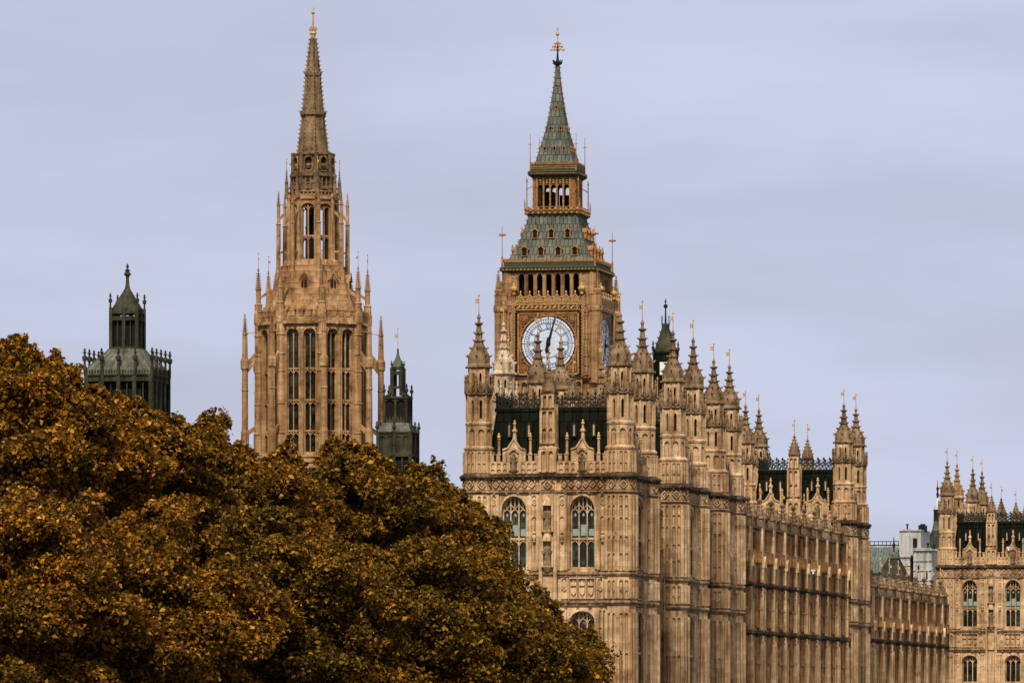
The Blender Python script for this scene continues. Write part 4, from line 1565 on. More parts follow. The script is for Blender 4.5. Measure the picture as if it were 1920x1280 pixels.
    for k in range(8):
        ln.T = face(45 * k, a * math.sin(R(45 * k)), -a * math.cos(R(45 * k)))
        bay(ln, -hf, hf, l0, l1, 0, .68, ((l0 + .1, h(396), .62),), -.32, 0, .10)
        tracery(ln, 0, .68, l0 + .1, h(396), .62, 2, h(445), -.16, .16, .13)
        ln.box(-hf - .05, hf + .05, .0, .16, h(376), h(371))
        panels(ln, -hf + .06, hf - .06, (h(370), h(363)), 4, .14, .07)
    ln.T = I
    for k in range(8):
        an = R(22.5 + 45 * k)
        x, y = 2.36 * math.sin(an), -2.36 * math.cos(an)
        ln.lathe([(.30, h(506)), (.26, h(492)), (.22, h(375)), (.28, h(372)), (.22, h(366))], 8, x, y, 22.5)
    ln.lathe([(2.2 / c8, h(364)), (2.3 / c8, h(362)), (2.0 / c8, h(360))], 8, 0, 0, 22.5)
    ln.build('lantern', TOWER, root)
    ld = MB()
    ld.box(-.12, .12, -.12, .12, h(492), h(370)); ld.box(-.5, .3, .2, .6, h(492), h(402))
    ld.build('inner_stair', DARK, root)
    def lfly():
        m, v = MB(), MB()
        an = R(22.5)
        u = Vector((math.sin(an), -math.cos(an), 0))
        P = u * 3.42
        m.lathe([(.36, h(535)), (.32, h(512)), (.24, h(508)), (.20, h(424)), (.27, h(422)), (.17, h(419)), (.16, h(385))], 8, P.x, P.y, 22.5)
        pinnacle(m, P.x, P.y, h(392), h(360), .16, 8, 22.5, .2)
        Z = lambda y: Vector((0, 0, h(y)))
        m.path([u * 3.4 + Z(414), u * 3.0 + Z(405), u * 2.5 + Z(399)], .18, .25, (0, 0, 1))
        m.path([u * 3.4 + Z(474), u * 2.5 + Z(474)], .12, .2, (0, 0, 1))
        m.bar(u * 3.4 + Z(386), u * 2.4 + Z(383), .05)
        return m.build('lantern_buttress', TOWER, root)
    f1 = lfly()
    for k in range(1, 8):
        inst(f1, root, (0, 0, 0), R(45 * k))
    # upper stages
    us = MB()
    us.lathe([(2.0 / c8, h(366)), (1.95 / c8, h(325)), (2.0 / c8, h(324)), (1.8 / c8, h(320)), (1.72 / c8, h(296)), (1.95 / c8, h(292)), (1.95 / c8, h(289)), (1.4 / c8, h(287))], 8, 0, 0, 22.5)
    for k in range(8):
        us.T = face(45 * k, 1.95 * math.sin(R(45 * k)), -1.95 * math.cos(R(45 * k)))
        panels(us, -.75, .75, (h(362), h(345), h(327)), 3, .16, .12)
        us.box(-.55, .55, .0, .3, h(333), h(329))
        us.box(-.3, .3, .0, .26, h(357), h(352))
        us.T = face(45 * k, 1.74 * math.sin(R(45 * k)), -1.74 * math.cos(R(45 * k)))
        Aq = arch_pts(0, .34, h(305), .4, 6)
        us.band(Aq, arch_pts(0, .48, h(304), .55, 6), 0, .28)
        for s in (-1, 1):
            us.box(s * .41 - .08, s * .41 + .08, 0, .28, h(320), h(305))
        us.lathe([(.2, h(318)), (.3, h(313)), (.15, h(309))], 6, 0, .1)
    us.T = I
    for k in range(8):
        an = R(22.5 + 45 * k)
        us.lathe([(.24, h(362)), (.2, h(292)), (.26, h(289)), (.1, h(287))], 6, 1.98 * math.sin(an), -1.98 * math.cos(an))
    us.build('upper_stage', CAPST, root)
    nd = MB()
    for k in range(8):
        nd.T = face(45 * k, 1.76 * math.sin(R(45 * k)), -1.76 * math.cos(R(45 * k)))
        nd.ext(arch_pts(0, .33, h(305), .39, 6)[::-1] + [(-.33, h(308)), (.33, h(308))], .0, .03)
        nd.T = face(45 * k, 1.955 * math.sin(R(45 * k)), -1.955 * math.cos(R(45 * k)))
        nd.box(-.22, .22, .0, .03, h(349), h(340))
    nd.build('niche_shade', DARK, root)  # flat plates coloured near-black as niche shade
    def upin():
        m, v = MB(), MB()
        an = R(22.5)
        u = Vector((math.sin(an), -math.cos(an), 0)); P = u * 2.62
        m.lathe([(.24, h(374)), (.2, h(362)), (.17, h(346))], 8, P.x, P.y, 22.5)
        pinnacle(m, P.x, P.y, h(352), h(318), .15, 8, 22.5, .25)
        m.bar(u * 2.6 + Vector((0, 0, h(356))), u * 2.0 + Vector((0, 0, h(350))), .14)
        vane(v, P.x, P.y, h(320), h(297), .25, 1)
        o = m.build('spire_pinnacle', CAPST, root)
        v.build('weather_vane', GOLD, o)
        return o
    u0 = upin()
    for k in range(1, 8):
        inst(u0, root, (0, 0, 0), R(45 * k))
    # spire
    sp = MB()
    prof = [(1.50, h(288)), (1.02, h(213)), (.68, h(140)), (.30, h(80)), (.24, h(72))]
    sp.lathe(prof, 8, 0, 0, 22.5)
    for y_, a_ in ((212, 1.12), (138, .72)):
        sp.lathe([(a_ * .92, h(y_ + 9)), (a_ * 1.16, h(y_ + 4)), (a_ * 1.18, h(y_ - 1)), (a_ * .94, h(y_ - 3))], 8, 0, 0, 22.5)
        crockets(sp, 0, 0, [(a_ * 1.12, h(y_ + 1)), (a_ * 1.12, h(y_ - 5))], 16, 22.5, .3, .13)
    for k in range(8):
        an = R(45 * k - 67.5)
        sp.path([(r * math.cos(an), r * math.sin(an), z) for r, z in prof], .12, .12, (0, 0, 1))
    crockets(sp, 0, 0, prof, 8, 22.5, .42, .165)
    so = sp.build('spire', CAPST, root)
    fn = MB()
    fn.lathe([(.22, h(73)), (.24, h(67)), (.34, h(63)), (.3, h(60)), (.12, h(58)), (.08, h(34)), (.06, h(30)), (.03, h(14))], 8)
    for t in range(8):
        c, s = math.cos(t * math.pi / 4), math.sin(t * math.pi / 4)
        fn.path([(.15 * c, .15 * s, h(60)), (.42 * c, .42 * s, h(56)), (.2 * c, .2 * s, h(50))], .06, .06, (0, 0, 1))
    fn.ball(0, 0, h(24), .19, 8)
    fn.box(-.16, .16, -.03, .03, h(17.5), h(16.5))
    fn.build('gilded_finial', GOLD, so)
    return root
# ------------------------------------------------------------------ dark metal ventilation towers
def square_posts(m, half, z0, z1, n, w, faces=(0, 90, 180, 270), out=.1):
    for a in faces:
        m.T = face(a, half * math.sin(R(a)), -half * math.cos(R(a)))
        for i in range(n + 1):
            x = -half + 2 * half * i / n
            m.box(x - w / 2, x + w / 2, -w / 2, out, z0, z1)
    m.T = Matrix.Identity(4)


def spikes(name, root, mat, half, n, z0, z1, a):
    """one slender finial per bay round a square"""
    m = MB()
    H = z1 - z0
    m.lathe([(a, z0), (a * .8, z0 + H * .35), (a * 1.7, z0 + H * .42), (a * 1.9, z0 + H * .58), (a * .8, z0 + H * .64), (a * .7, z0 + H * .74), (a * 1.7, z0 + H * .78), (a * .6, z0 + H * .84), (a * .9, z0 + H * .92), (.01, z1)], 6)
    o = m.build(name, mat, root)
    pts = [(-half, -half), (half, -half), (half, half), (-half, half)]
    first = True
    for j in range(4):
        p, q = pts[j], pts[(j + 1) % 4]
        for i in range(n):
            t = i / n
            xy = (p[0] + (q[0] - p[0]) * t, p[1] + (q[1] - p[1]) * t, 0)
            if first:
                o.location = xy; first = False
            else:
                inst(o, root, xy)


def make_vent_tower(loc):
    root = thing('ventilation_tower', 'dark metal ventilation tower with pale skirt roof and spiked finials, leftmost above the trees', 'tower', loc)
    K = FPX / 560
    h = lambda y: (HOR - y) / K
    b, r, s = MB(), MB(), MB()
    hb, hu = 3.12, 1.22
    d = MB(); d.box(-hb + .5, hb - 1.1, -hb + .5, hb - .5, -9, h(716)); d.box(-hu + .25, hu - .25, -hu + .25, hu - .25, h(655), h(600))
    b.box(-hb, hb, -hb, hb, h(716), h(705))
    square_posts(b, hb - .1, -9, h(706), 4, .34, out=.22)
    square_posts(b, hb - .1, -9, h(706), 8, .12, out=.0)
    square_posts(b, hb - .02, h(706), h(690), 4, .22, out=.18)
    b.box(-hb - .12, hb + .12, -hb - .12, hb + .12, h(707), h(704.5))
    b.box(-hb - .1, hb + .1, -hb - .1, hb + .1, h(717.5), h(715.5))
    for a in (0, 90, 180, 270):
        b.T = face(a, hb * math.sin(R(a)), -hb * math.cos(R(a)))
        for i in range(24):
            x = -hb + 2 * hb * (i + .5) / 24
            b.lathe([(.04, h(704)), (.11, h(700)), (.03, h(695))], 5, x, -.05)
            b.lathe([(.02, h(721)), (.08, h(718.5)), (.08, h(717))], 5, x, -.1)
        b.T = face(a, hu * math.sin(R(a)), -hu * math.cos(R(a)))
        b.box(-hu, hu, -.2, .06, h(600), h(594)); b.box(-hu, hu, -.2, .1, h(589.5), h(586)); b.box(-hu, hu, -.2, .1, h(657), h(651))
        b.box(-hu - .12, hu + .12, -.1, .14, h(602), h(600.5))
    b.T = Matrix.Identity(4)
    square_posts(b, hu, h(658), h(578), 2, .30, out=.16)
    square_posts(b, hu, h(655), h(598), 4, .1, out=.0)
    b.build('tower_frame', COPPER, root)
    d.build('infill', DARK, root)  # solid near-black cores painted as the shaded openings between posts
    q2 = math.sqrt(2)
    r.lathe([(hb * q2, h(704)), (hb * .98 * q2, h(696)), (hb * .84 * q2, h(684)), (hb * .70 * q2, h(674)), (hb * .55 * q2, h(665)), (hu * 1.12 * q2, h(655))], 4, 0, 0, 45)
    for a in (0, 90, 180, 270):
        for i in range(9):
            t = -1 + 2 * i / 8
            r.T = face(a, 0, 0)
            pr = [(hb, h(704)), (hb * .98, h(696)), (hb * .84, h(684)), (hb * .70, h(674)), (hb * .55, h(665)), (hu * 1.12, h(655))]
            r.path([(t * q, q + .02, z) for q, z in pr], .07, .07, (0, 0, 1))
    r.T = Matrix.Identity(4)
    r.build('skirt_roof', PATINA, root)
    s.lathe([(hu * q2, h(588)), (hu * .88 * q2, h(576)), (hu * .55 * q2, h(560)), (hu * .28 * q2, h(547)), (.26, h(540)), (.2, h(533)), (.16, h(522)), (.2, h(518)), (.38, h(515)), (.3, h(511)), (.16, h(509)), (.34, h(507)), (.12, h(505)), (.1, h(501)), (.2, h(500)), (.02, h(494))], 4, 0, 0, 45)
    s.build('spire_roof', COPPER, root)
    spikes('finial', root, COPPER, hb + .05, 4, h(694), h(655), .13)
    spikes('upper_finial', root, COPPER, hu + .05, 1, h(580), h(550), .1)
    return root


def make_lantern_tower(loc):
    root = thing('lantern_tower', 'slim dark metal turret with open lantern and gilded vane beside the spire tower', 'tower', loc)
    K = FPX / 540
    h = lambda y: (HOR - y) / K
    b, r, g, d = MB(), MB(), MB(), MB()
    hb, hm, ht = 1.55, 1.02, .46
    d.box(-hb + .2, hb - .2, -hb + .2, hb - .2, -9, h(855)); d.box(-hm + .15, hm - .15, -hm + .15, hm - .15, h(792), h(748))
    b.box(-hb + .1, hb - .1, -hb + .1, hb - .1, h(855), h(815))
    square_posts(b, hb - .1, -9, h(812), 2, .26, out=.16)
    square_posts(b, hb - .1, -9, h(812), 4, .12, out=.06)
    square_posts(b, hm - .05, h(796), h(742), 2, .2, out=.12)
    for a in (0, 90, 180, 270):
        b.T = face(a, (hb - .1) * math.sin(R(a)), -(hb - .1) * math.cos(R(a)))
        for i in range(4):
            x = -hb + .1 + (2 * hb - .2) * (i + .5) / 4
            A = arch_pts(x, .30, h(825), .3, 6)
            b.band(A, [(q, h(815)) for q, z in A], 0, .08)
            B = arch_pts(x, .30, h(846), -.25, 6)
            b.band(B, [(q, h(855)) for q, z in B], 0, .08)
        b.box(-hb, hb, -.1, .16, h(813), h(810)); b.box(-hb, hb, -.1, .16, h(857), h(853))
        b.T = face(a, (hm - .05) * math.sin(R(a)), -(hm - .05) * math.cos(R(a)))
        for xc in (-hm / 2, hm / 2):
            A = arch_pts(xc, hm / 2 - .06, h(760), .45, 6)
            b.band(A, [(q, h(748)) for q, z in A], -.1, .05)
            for i in range(3):
                x = xc - .3 + .3 * i
                b.lathe([(.08, h(790)), (.09, h(785)), (.02, h(780))], 5, x, .03)
        b.box(-hm, hm, -.15, .16, h(748), h(744)); b.box(-hm, hm, -.1, .12, h(792), h(787))
        b.T = face(a, ht * math.sin(R(a)), -ht * math.cos(R(a)))
        for s in (-1, 1):
            b.box(s * ht - .13, s * ht + .13, -.2, .08, h(742), h(690))
        b.box(-ht, ht, -.1, .06, h(700), h(696)); b.box(-ht, ht, -.1, .06, h(693), h(688)); b.box(-ht, ht, -.1, .06, h(728), h(724))
        b.box(-.03, .03, -.05, .02, h(724), h(700))
        A = arch_pts(0, ht - .1, h(708), .3, 6)
        b.band(A, [(q, h(699)) for q, z in A], -.1, .04)
        for s in (-1, 1):
            b.path([(s * .9, 0.2, h(743)), (s * .62, .1, h(737)), (s * .42, 0, h(727))], .12, .12)
    b.T = Matrix.Identity(4)
    b.build('tower_frame', COPPER, root)
    d.build('infill', DARK, root)  # near-black cores behind the posts and arches
    q2 = math.sqrt(2)
    r.lathe([(hb * q2, h(811)), (hb * .97 * q2, h(805)), (hb * .8 * q2, h(798)), (hm * 1.05 * q2, h(793)), (hm * q2, h(789))], 4, 0, 0, 45)
    r.lathe([(ht * 1.1 * q2, h(689)), (ht * .85 * q2, h(682)), (ht * .5 * q2, h(674)), (ht * .28 * q2, h(667)), (.12, h(662)), (.1, h(655)), (.03, h(652))], 4, 0, 0, 45)
    r.build('skirt_roof', PATINA, root)
    vane(g, 0, 0, h(656), h(612), .44, -1)
    g.build('weather_vane', GOLD, root)
    spikes('finial', root, COPPER, hb, 2, h(812), h(790), .09)
    spikes('upper_finial', root, COPPER, hm, 1, h(746), h(720), .09)
    spikes('top_finial', root, COPPER, ht, 1, h(690), h(676), .06)
    return root


def make_slate_spire(loc):
    root = thing('ventilation_spire', 'black slated spire with a pale louvred opening, half hidden among the stone turrets', 'spire', loc)
    K = FPX / 540
    h = lambda y: (HOR - y) / K
    q2 = math.sqrt(2)
    b, s, l = MB(), MB(), MB()
    b.box(-1.2, 1.2, -1.2, 1.2, -9, h(720))
    b.tbox(0, 0, h(720), h(708), 1.2, 1.2, .95, .95)
    b.box(-.86, .86, -.86, .86, h(708), h(662))
    square_posts(b, .86, h(710), h(655), 1, .22, out=.1)
    b.box(-.95, .95, -.95, .95, h(664), h(660))
    b.build('slate_base', SLATE, root)
    s.lathe([(.95 * q2, h(662)), (.8 * q2, h(654)), (.52 * q2, h(632)), (.28 * q2, h(614)), (.32 * q2, h(610)), (.3 * q2, h(607)), (.12, h(606))], 4, 0, 0, 45)
    crockets(s, 0, 0, [(.95 * q2, h(660)), (.28 * q2, h(614))], 4, 45, .5, .1)
    so = s.build('spire', COPPER, root)
    f = MB()
    f.lathe([(.1, h(607)), (.06, h(580)), (.04, h(560))], 6)
    f.ball(0, 0, h(574), .2, 8)
    f.box(-.14, .14, -.03, .03, h(566), h(564.6))
    for x, y in ((-.32, -.3), (.32, -.3), (.32, .3), (-.32, .3)):
        f.bar((x, y, h(608)), (x, y, h(592)), .05)
    f.build('finial', IRON, so)
    for i in range(9):
        z = h(702) + i * .125
        l.bar((-.36, -.90, z), (.30, -.90, z + .0), .05, .1)
    l.build('infill', WHITE, root)  # white louvred slats
    spikes('corner_pinnacle', root, COPPER, .95, 1, h(668), h(639), .08)
    return root


# ------------------------------------------------------------------ place the palace
P0 = world(1163, 430)
at = lambda u, v: P0 + U * u + V * v
uv = lambda p: ((p - P0).dot(U), (p - P0).dot(V))

G_PAV = 'turreted pavilions of the palace'
A = make_pavilion('palace_pavilion', 'nearest four turreted limestone pavilion with two traceried windows and one pale cleaned turret', 'palace pavilion', at(0, 0), pale_turret=True, group=G_PAV)
Bp = make_pavilion('palace_pavilion', 'limestone pavilion directly behind the nearest, two of its turrets crossing the clock dial', 'palace pavilion', at(0, 21.3), group=G_PAV)
C = make_pavilion('palace_pavilion', 'third limestone pavilion of the front cluster, its lower turret pair beside the taller wing', 'palace pavilion', at(0, 39.2), 8.7, 7.3, .905, group=G_PAV)
D = copy_tree(C)
D.location = at(0, 107.1)
D['label'] = 'isolated pavilion with lattice roof cresting and twin turret pairs between the two long wings'
E = copy_tree(A)
pe = world(1776, 602)
SE = .868
E.scale = (SE, SE, .9126)
E.location = pe + U * (10.15 * SE)
E['label'] = 'distant pavilion cut by the right edge, two tall dark windows under its roof'
Fp = copy_tree(Bp)
Fp.scale = (SE, SE, .9126)
Fp.location = world(1824, 621) + U * (10.15 * SE)
Fp['label'] = 'farthest pavilion, only its turret tops showing behind the right edge pavilion'
for o in list(E.children):
    if o.get('label'):
        del o['label']
        for c_ in [o] + list(o.children):
            if c_.name.startswith(('turret', 'turret_cap')) and c_.material_slots and c_.material_slots[0].material == PALE:
                c_.material_slots[0].link = 'OBJECT'
                c_.material_slots[0].material = STONE
for px_, o in ((0, E), (0, Fp)):
    pass

make_range('palace_wing', 'short link of wall with a gilded pinnacle between the first two pavilions', at(-.9, 9.6), 2, 5.6, True, 'riverside wings of the palace')
make_range('palace_wing', 'taller long wing with attic windows, running from the front pavilions to the isolated one', at(.12, 48.3), 10, 5.78, True, 'riverside wings of the palace')
make_range('palace_wing', 'lower long wing beyond the isolated pavilion, ending at the right edge pavilion', at(.12, 116.2), 10, 5.95, False, 'riverside wings of the palace')
make_clock_tower(world(1045.5, 750))
make_central_tower(world(587, 600))
make_vent_tower(world(239, 560))
make_lantern_tower(world(746, 540))
make_slate_spire(world(1248, 540))


# ------------------------------------------------------------------ houses beyond the far wing
def bld(name, label, px, Z):
    return thing(name, label, 'building', world(px, Z), -TH)


KB = FPX / 820
hb_ = lambda y: (HOR - y) / KB
wB = lambda p: p / KB
o = bld('office_building', 'pale white stone block with stepped chimney stacks beyond the low wing', 1712, 820)
m = MB()
m.box(wB(-27), wB(6), -6, 2, -9, hb_(1045)); m.box(wB(-20), wB(20), -3, 6, -9, hb_(995))
m.box(wB(14), wB(48), -7, 0, -9, hb_(1032))
for z_ in (1045, 1043):
    m.box(wB(-29), wB(8), -6.2, 2, hb_(z_) - .05, hb_(z_) + .08)
m.box(wB(-21), wB(-2), -3.2, 6, hb_(996), hb_(993)); m.box(wB(0), wB(21), -3.2, 6, hb_(996), hb_(993.5))
for i in range(12):
    x = wB(-26 + i * 2.8); m.box(x, x + .09, -6.35, -6.0, hb_(1046.5), hb_(1044))
for i in range(14):
    x = wB(15 + i * 2.4); m.box(x, x + .09, -7.3, -7.0, hb_(1033.5), hb_(1029))
m.box(wB(12), wB(50), -7.3, 0, hb_(1034.5), hb_(1033))
for x in (-22, -14, -6, 17, 25, 33, 41):
    m.box(wB(x), wB(x) + .12, -6.1 if x < 10 else -7.1, -5.9 if x < 10 else -6.9, -9, hb_(1050 if x < 10 else 1037))
for z_ in (1062, 1080, 1098):
    m.box(wB(-27), wB(6), -6.15, -5.9, hb_(z_), hb_(z_) + .12); m.box(wB(14), wB(48), -7.15, -6.9, hb_(z_ - 8), hb_(z_ - 8) + .12)
m.build('wall', PORTL, o)
m = MB()
for x, z_, q in ((-24, 1043, 1034), (-9, 993, 985), (30, 1030, 1021), (42, 1030, 1024)):
    m.lathe([(.12, hb_(z_)), (.10, hb_(q)), (.2, hb_(q) + .05), (.2, hb_(q) + .2)], 6, wB(x), -1)
m.build('vent_pipe', BLACK, o)
m = MB(); m.box(wB(10), wB(21), 0, 3, hb_(996), hb_(984)); m.lathe([(wB(2.5), hb_(984)), (wB(2.2), hb_(981))], 8, wB(13), 1.5); m.lathe([(wB(2.5), hb_(984)), (wB(2.2), hb_(981))], 8, wB(18), 1.5)
m.build('chimney', BLACK, o)
m = MB(); m.box(wB(6.5), wB(13.5), -3.5, -3.1, -9, hb_(1010)); m.build('gap_shade', DARK, o)  # slab coloured near-black as the shade between the front blocks
m = MB()
for x, z_, ww in ((-12, 1070, 3), (22, 1062, 3.5), (38, 1075, 3)):
    m.box(wB(x), wB(x + ww), -7.1 if x > 10 else -6.1, -5.9, hb_(z_ + 12), hb_(z_))
m.build('window_pane', GLASSD, o)

o = bld('mansard_house', 'grey mansard roofed house with a white capped cupola beside the right edge pavilion', 1752, 850)
K2 = FPX / 850; h2 = lambda y: (HOR - y) / K2; w2 = lambda p: p / K2
m = MB(); m.box(w2(-30), w2(40), -4, 8, -9, h2(1030)); m.build('wall', PORTL, o)
m = MB(); m.lathe([(w2(34), h2(1031)), (w2(22), h2(1005)), (w2(13), h2(993)), (w2(11), h2(990))], 4, w2(6), 0, 45, 1.0, .8); m.build('roof', GREYSL, o)
m = MB(); m.tbox(w2(6), 0, h2(994), h2(976), w2(10), w2(8), w2(6), w2(6)); m.box(w2(-2), w2(14), -w2(7), w2(7), h2(992), h2(990)); m.build('cupola_base', PATINA, o)
m = MB()
for sx in (-1, 0, 1):
    for sy in (-1, 1):
        m.box(w2(6 + sx * 5) - .12, w2(6 + sx * 5) + .12, w2(sy * 5) - .12, w2(sy * 5) + .12, h2(977), h2(957))
m.box(w2(-1), w2(13), -w2(6), w2(6), h2(958.5), h2(955)); m.box(w2(-1), w2(13), -w2(6), w2(6), h2(977), h2(973))
m.build('cupola', IRON, o)
m = MB(); m.lathe([(w2(10), h2(955)), (w2(6.5), h2(945)), (w2(2.5), h2(935)), (w2(1), h2(932))], 4, w2(6), 0, 45); co = m.build('cupola_cap', PORTL, o)
m = MB(); m.lathe([(.1, h2(934)), (.2, h2(925)), (.08, h2(922)), (.2, h2(915)), (.06, h2(912)), (.03, h2(900))], 6, w2(6), 0); m.build('finial', IRON, co)

o = bld('steep_roofed_house', 'house with steep dark slate roof and pale cap before the white stone block', 1674, 790)
K3 = FPX / 790; h3 = lambda y: (HOR - y) / K3; w3 = lambda p: p / K3
m = MB(); m.box(w3(-34), w3(30), -3, 5, -9, h3(1092)); m.build('wall', GREYSL, o)
m = MB(); m.tbox(0, 1, h3(1092), h3(1046), w3(30), 3.6, w3(9), 1.2); m.build('roof', GREYSL, o)
m = MB(); m.tbox(0, 1, h3(1046), h3(1034), w3(11), 1.4, w3(6), .6); m.build('roof_cap', PATINA, o)
m = MB(); m.lathe([(.12, h3(1035)), (.09, h3(1026)), (.26, h3(1021)), (.1, h3(1017)), (.03, h3(1005))], 6, 0, 1); m.build('finial', IRON, o)

o = bld('copper_roofed_hall', 'low hall with a green copper roof and a thin roof railing beyond the low wing', 1652, 880)
K4 = FPX / 880; h4 = lambda y: (HOR - y) / K4; w4 = lambda p: p / K4
m = MB(); m.box(w4(-40), w4(45), -5, 9, -9, h4(1075)); m.build('wall', PORTL, o)
m = MB(); m.tbox(0, 2, h4(1076), h4(1026), w4(46), 8, w4(40), 3)
for i in range(16):
    x = w4(-42 + i * 5.6); m.bar((x, -6.05, h4(1076)), (x * .87, -1.05, h4(1026)), .16, .2)
m.build('roof', GRNCU, o)
m = MB(); m.box(w4(-26), w4(42), -1, 5, h4(1026.5), h4(1022)); m.build('roof_edge', PORTL, o)
m = MB()
for z_ in (1022, 1015.5):
    m.bar((w4(-26), -1, h4(z_ - .5)), (w4(42), -1, h4(z_ - .5)), .1)
for i in range(10):
    x = w4(-26 + 68 * i / 9); m.bar((x, -1, h4(1023)), (x, -1, h4(1015.5)), .08)
m.build('roof_railing', BLACK, o)


# ------------------------------------------------------------------ security cameras and a roof ladder
def cctv(px, Z, py, label, sc=1.0):
    p = world(px, Z)
    root = thing('security_camera', label, 'security camera', (p.x, p.y, (HOR - py) / FPX * Z), R(-35), 'white security cameras on the stonework')
    root.scale = (sc, sc, sc)
    m = MB(); m.box(-.26, .26, -.14, .14, -GZ - .10, -GZ + .10); m.box(-.32, .30, -.17, .17, -GZ + .10, -GZ + .14)
    m.build('housing', WHITE, root)
    m = MB(); m.lathe([(.07, -GZ - .5), (.07, -GZ - .1)], 8, 0, 0); m.lathe([(.13, -GZ - .45), (.15, -GZ - .3), (.08, -GZ - .16)], 8, 0, 0); m.bar((0, 0, -GZ - .45), (-.55, .35, -GZ - .45), .08)
    m.build('bracket', WHITE, root)
    m = MB(); m.box(-.275, -.255, -.1, .1, -GZ - .07, -GZ + .07); m.build('lens', BLACK, root)


cctv(1525, 503, 1069, 'white security camera on a bracket on the tall wing', .62)
cctv(1891, 600, 1026, 'white security camera on the parapet of the right edge pavilion', .62)
t = thing('roof_ladder', 'thin black hooped access ladder on the roof of the isolated pavilion', 'ladder', at(-7.4, 108.6), -TH)
m = MB()
zl = lambda y: (HOR - y) / FPX * 535
for x in (-.25, .25):
    m.path([(x, 0, zl(945)), (x, .9, zl(875)), (x, .9, zl(842))], .06, .06, (1, 0, 0))
    m.path([(x, .9, zl(842)), (x + .1, .3, zl(838)), (x + .3, -.1, zl(842)), (x + .3, -.1, zl(866))], .05, .05, (1, 0, 0))
for i in range(14):
    z = zl(945) + (zl(875) - zl(945)) * i / 13
    m.bar((-.25, .9 * i / 13, z), (.25, .9 * i / 13, z), .05)
m.build('ladder_rails', BLACK, t)

# ------------------------------------------------------------------ ground and river
def sheet(name, x0, x1, y0, y1, z, mat):
    m_ = MB(); m_.add([(x0, y0, z), (x1, y0, z), (x1, y1, z), (x0, y1, z)], [(0, 1, 2, 3)])
    ob = m_.build(name, mat)
    ob['kind'] = 'structure'
    return ob


GRASS = mottled('park_lawn', (.035, .05, .015), (.07, .08, .025), .5, .95)
WATER = mottled('river_water', (.03, .035, .03), (.05, .055, .045), .2, .08, spec=.5)
sheet('ground', -3000, 3000, -200, 5000, -GZ, GRASS)
w_ = sheet('river', 0, 260, -400, 900, -GZ + .004, WATER)
w_.location = at(12, 0) + Vector((0, 0, GZ)); w_.rotation_euler = (0, 0, -TH)


# ------------------------------------------------------------------ plane trees in autumn leaf
def leaf_mat(name, stops):
    m, N, L, P = nodes(name)
    g = N.new('ShaderNodeNewGeometry')
    r = ramp(N, L, g.outputs['Random Per Island'], stops)
    v = ramp(N, L, noise(N, L, g.outputs['Position'], .35, 4, .6), [(.35, (.55, .62, .55)), (.65, (1.25, 1.12, .95))])
    c = mixc(N, L, r, v, 1.0, 'MULTIPLY')
    L.new(c, P.inputs['Base Color'])
    P.inputs['Roughness'].default_value = .6
    P.inputs['Specular IOR Level'].default_value = .12
    tr = N.new('ShaderNodeBsdfTranslucent')
    L.new(c, tr.inputs['Color'])
    mx = N.new('ShaderNodeMixShader'); mx.inputs[0].default_value = .28
    L.new(P.outputs[0], mx.inputs[1]); L.new(tr.outputs[0], mx.inputs[2])
    L.new(mx.outputs[0], N['Material Output'].inputs['Surface'])
    return m


LEAF = leaf_mat('autumn_leaves', [(0, (.025, .015, .002)), (.34, (.10, .050, .003)), (.64, (.23, .100, .004)), (.88, (.38, .165, .007)), (1, (.55, .30, .06))])
LEAFG = leaf_mat('olive_leaves', [(0, (.022, .015, .002)), (.38, (.085, .047, .003)), (.67, (.19, .094, .004)), (.90, (.33, .155, .007)), (1, (.48, .28, .05))])
BARK = mottled('plane_bark', (.05, .04, .025), (.12, .10, .07), 2, .9)

SIL = [(-60, 640), (0, 650), (25, 636), (50, 640), (75, 668), (100, 668), (120, 690), (140, 690), (150, 722), (185, 726), (200, 742), (230, 744), (245, 762), (262, 748), (290, 775),
       (310, 790), (330, 768), (345, 790), (352, 822), (372, 800), (382, 782), (400, 772), (428, 782), (432, 812), (415, 830), (440, 838), (470, 838), (485, 868), (510, 850), (535, 832), (556, 850), (572, 880), (590, 885),
       (598, 848), (620, 830), (650, 822), (690, 836), (705, 860), (715, 875), (730, 868), (752, 882), (775, 874), (800, 880), (818, 868), (832, 880), (835, 905), (868, 922), (884, 945), (905, 945), (925, 965), (960, 985), (982, 1005), (986, 1025), (968, 1050), (955, 1075),
       (985, 1108), (1010, 1100), (1030, 1115), (1045, 1155), (1062, 1186), (1080, 1180), (1100, 1172), (1116, 1184), (1126, 1210), (1130, 1250), (1136, 1400)]
SX = np.array([p[0] for p in SIL], float)
SY = np.array([p[1] for p in SIL], float)


def sil(px):
    return np.interp(px, SX, SY) + 5 + 8 * np.sin(px / 8.5 + 1) * np.sin(px / 23.0) + 5 * np.sin(px / 4.3 + 2 * np.sin(px / 31.0))


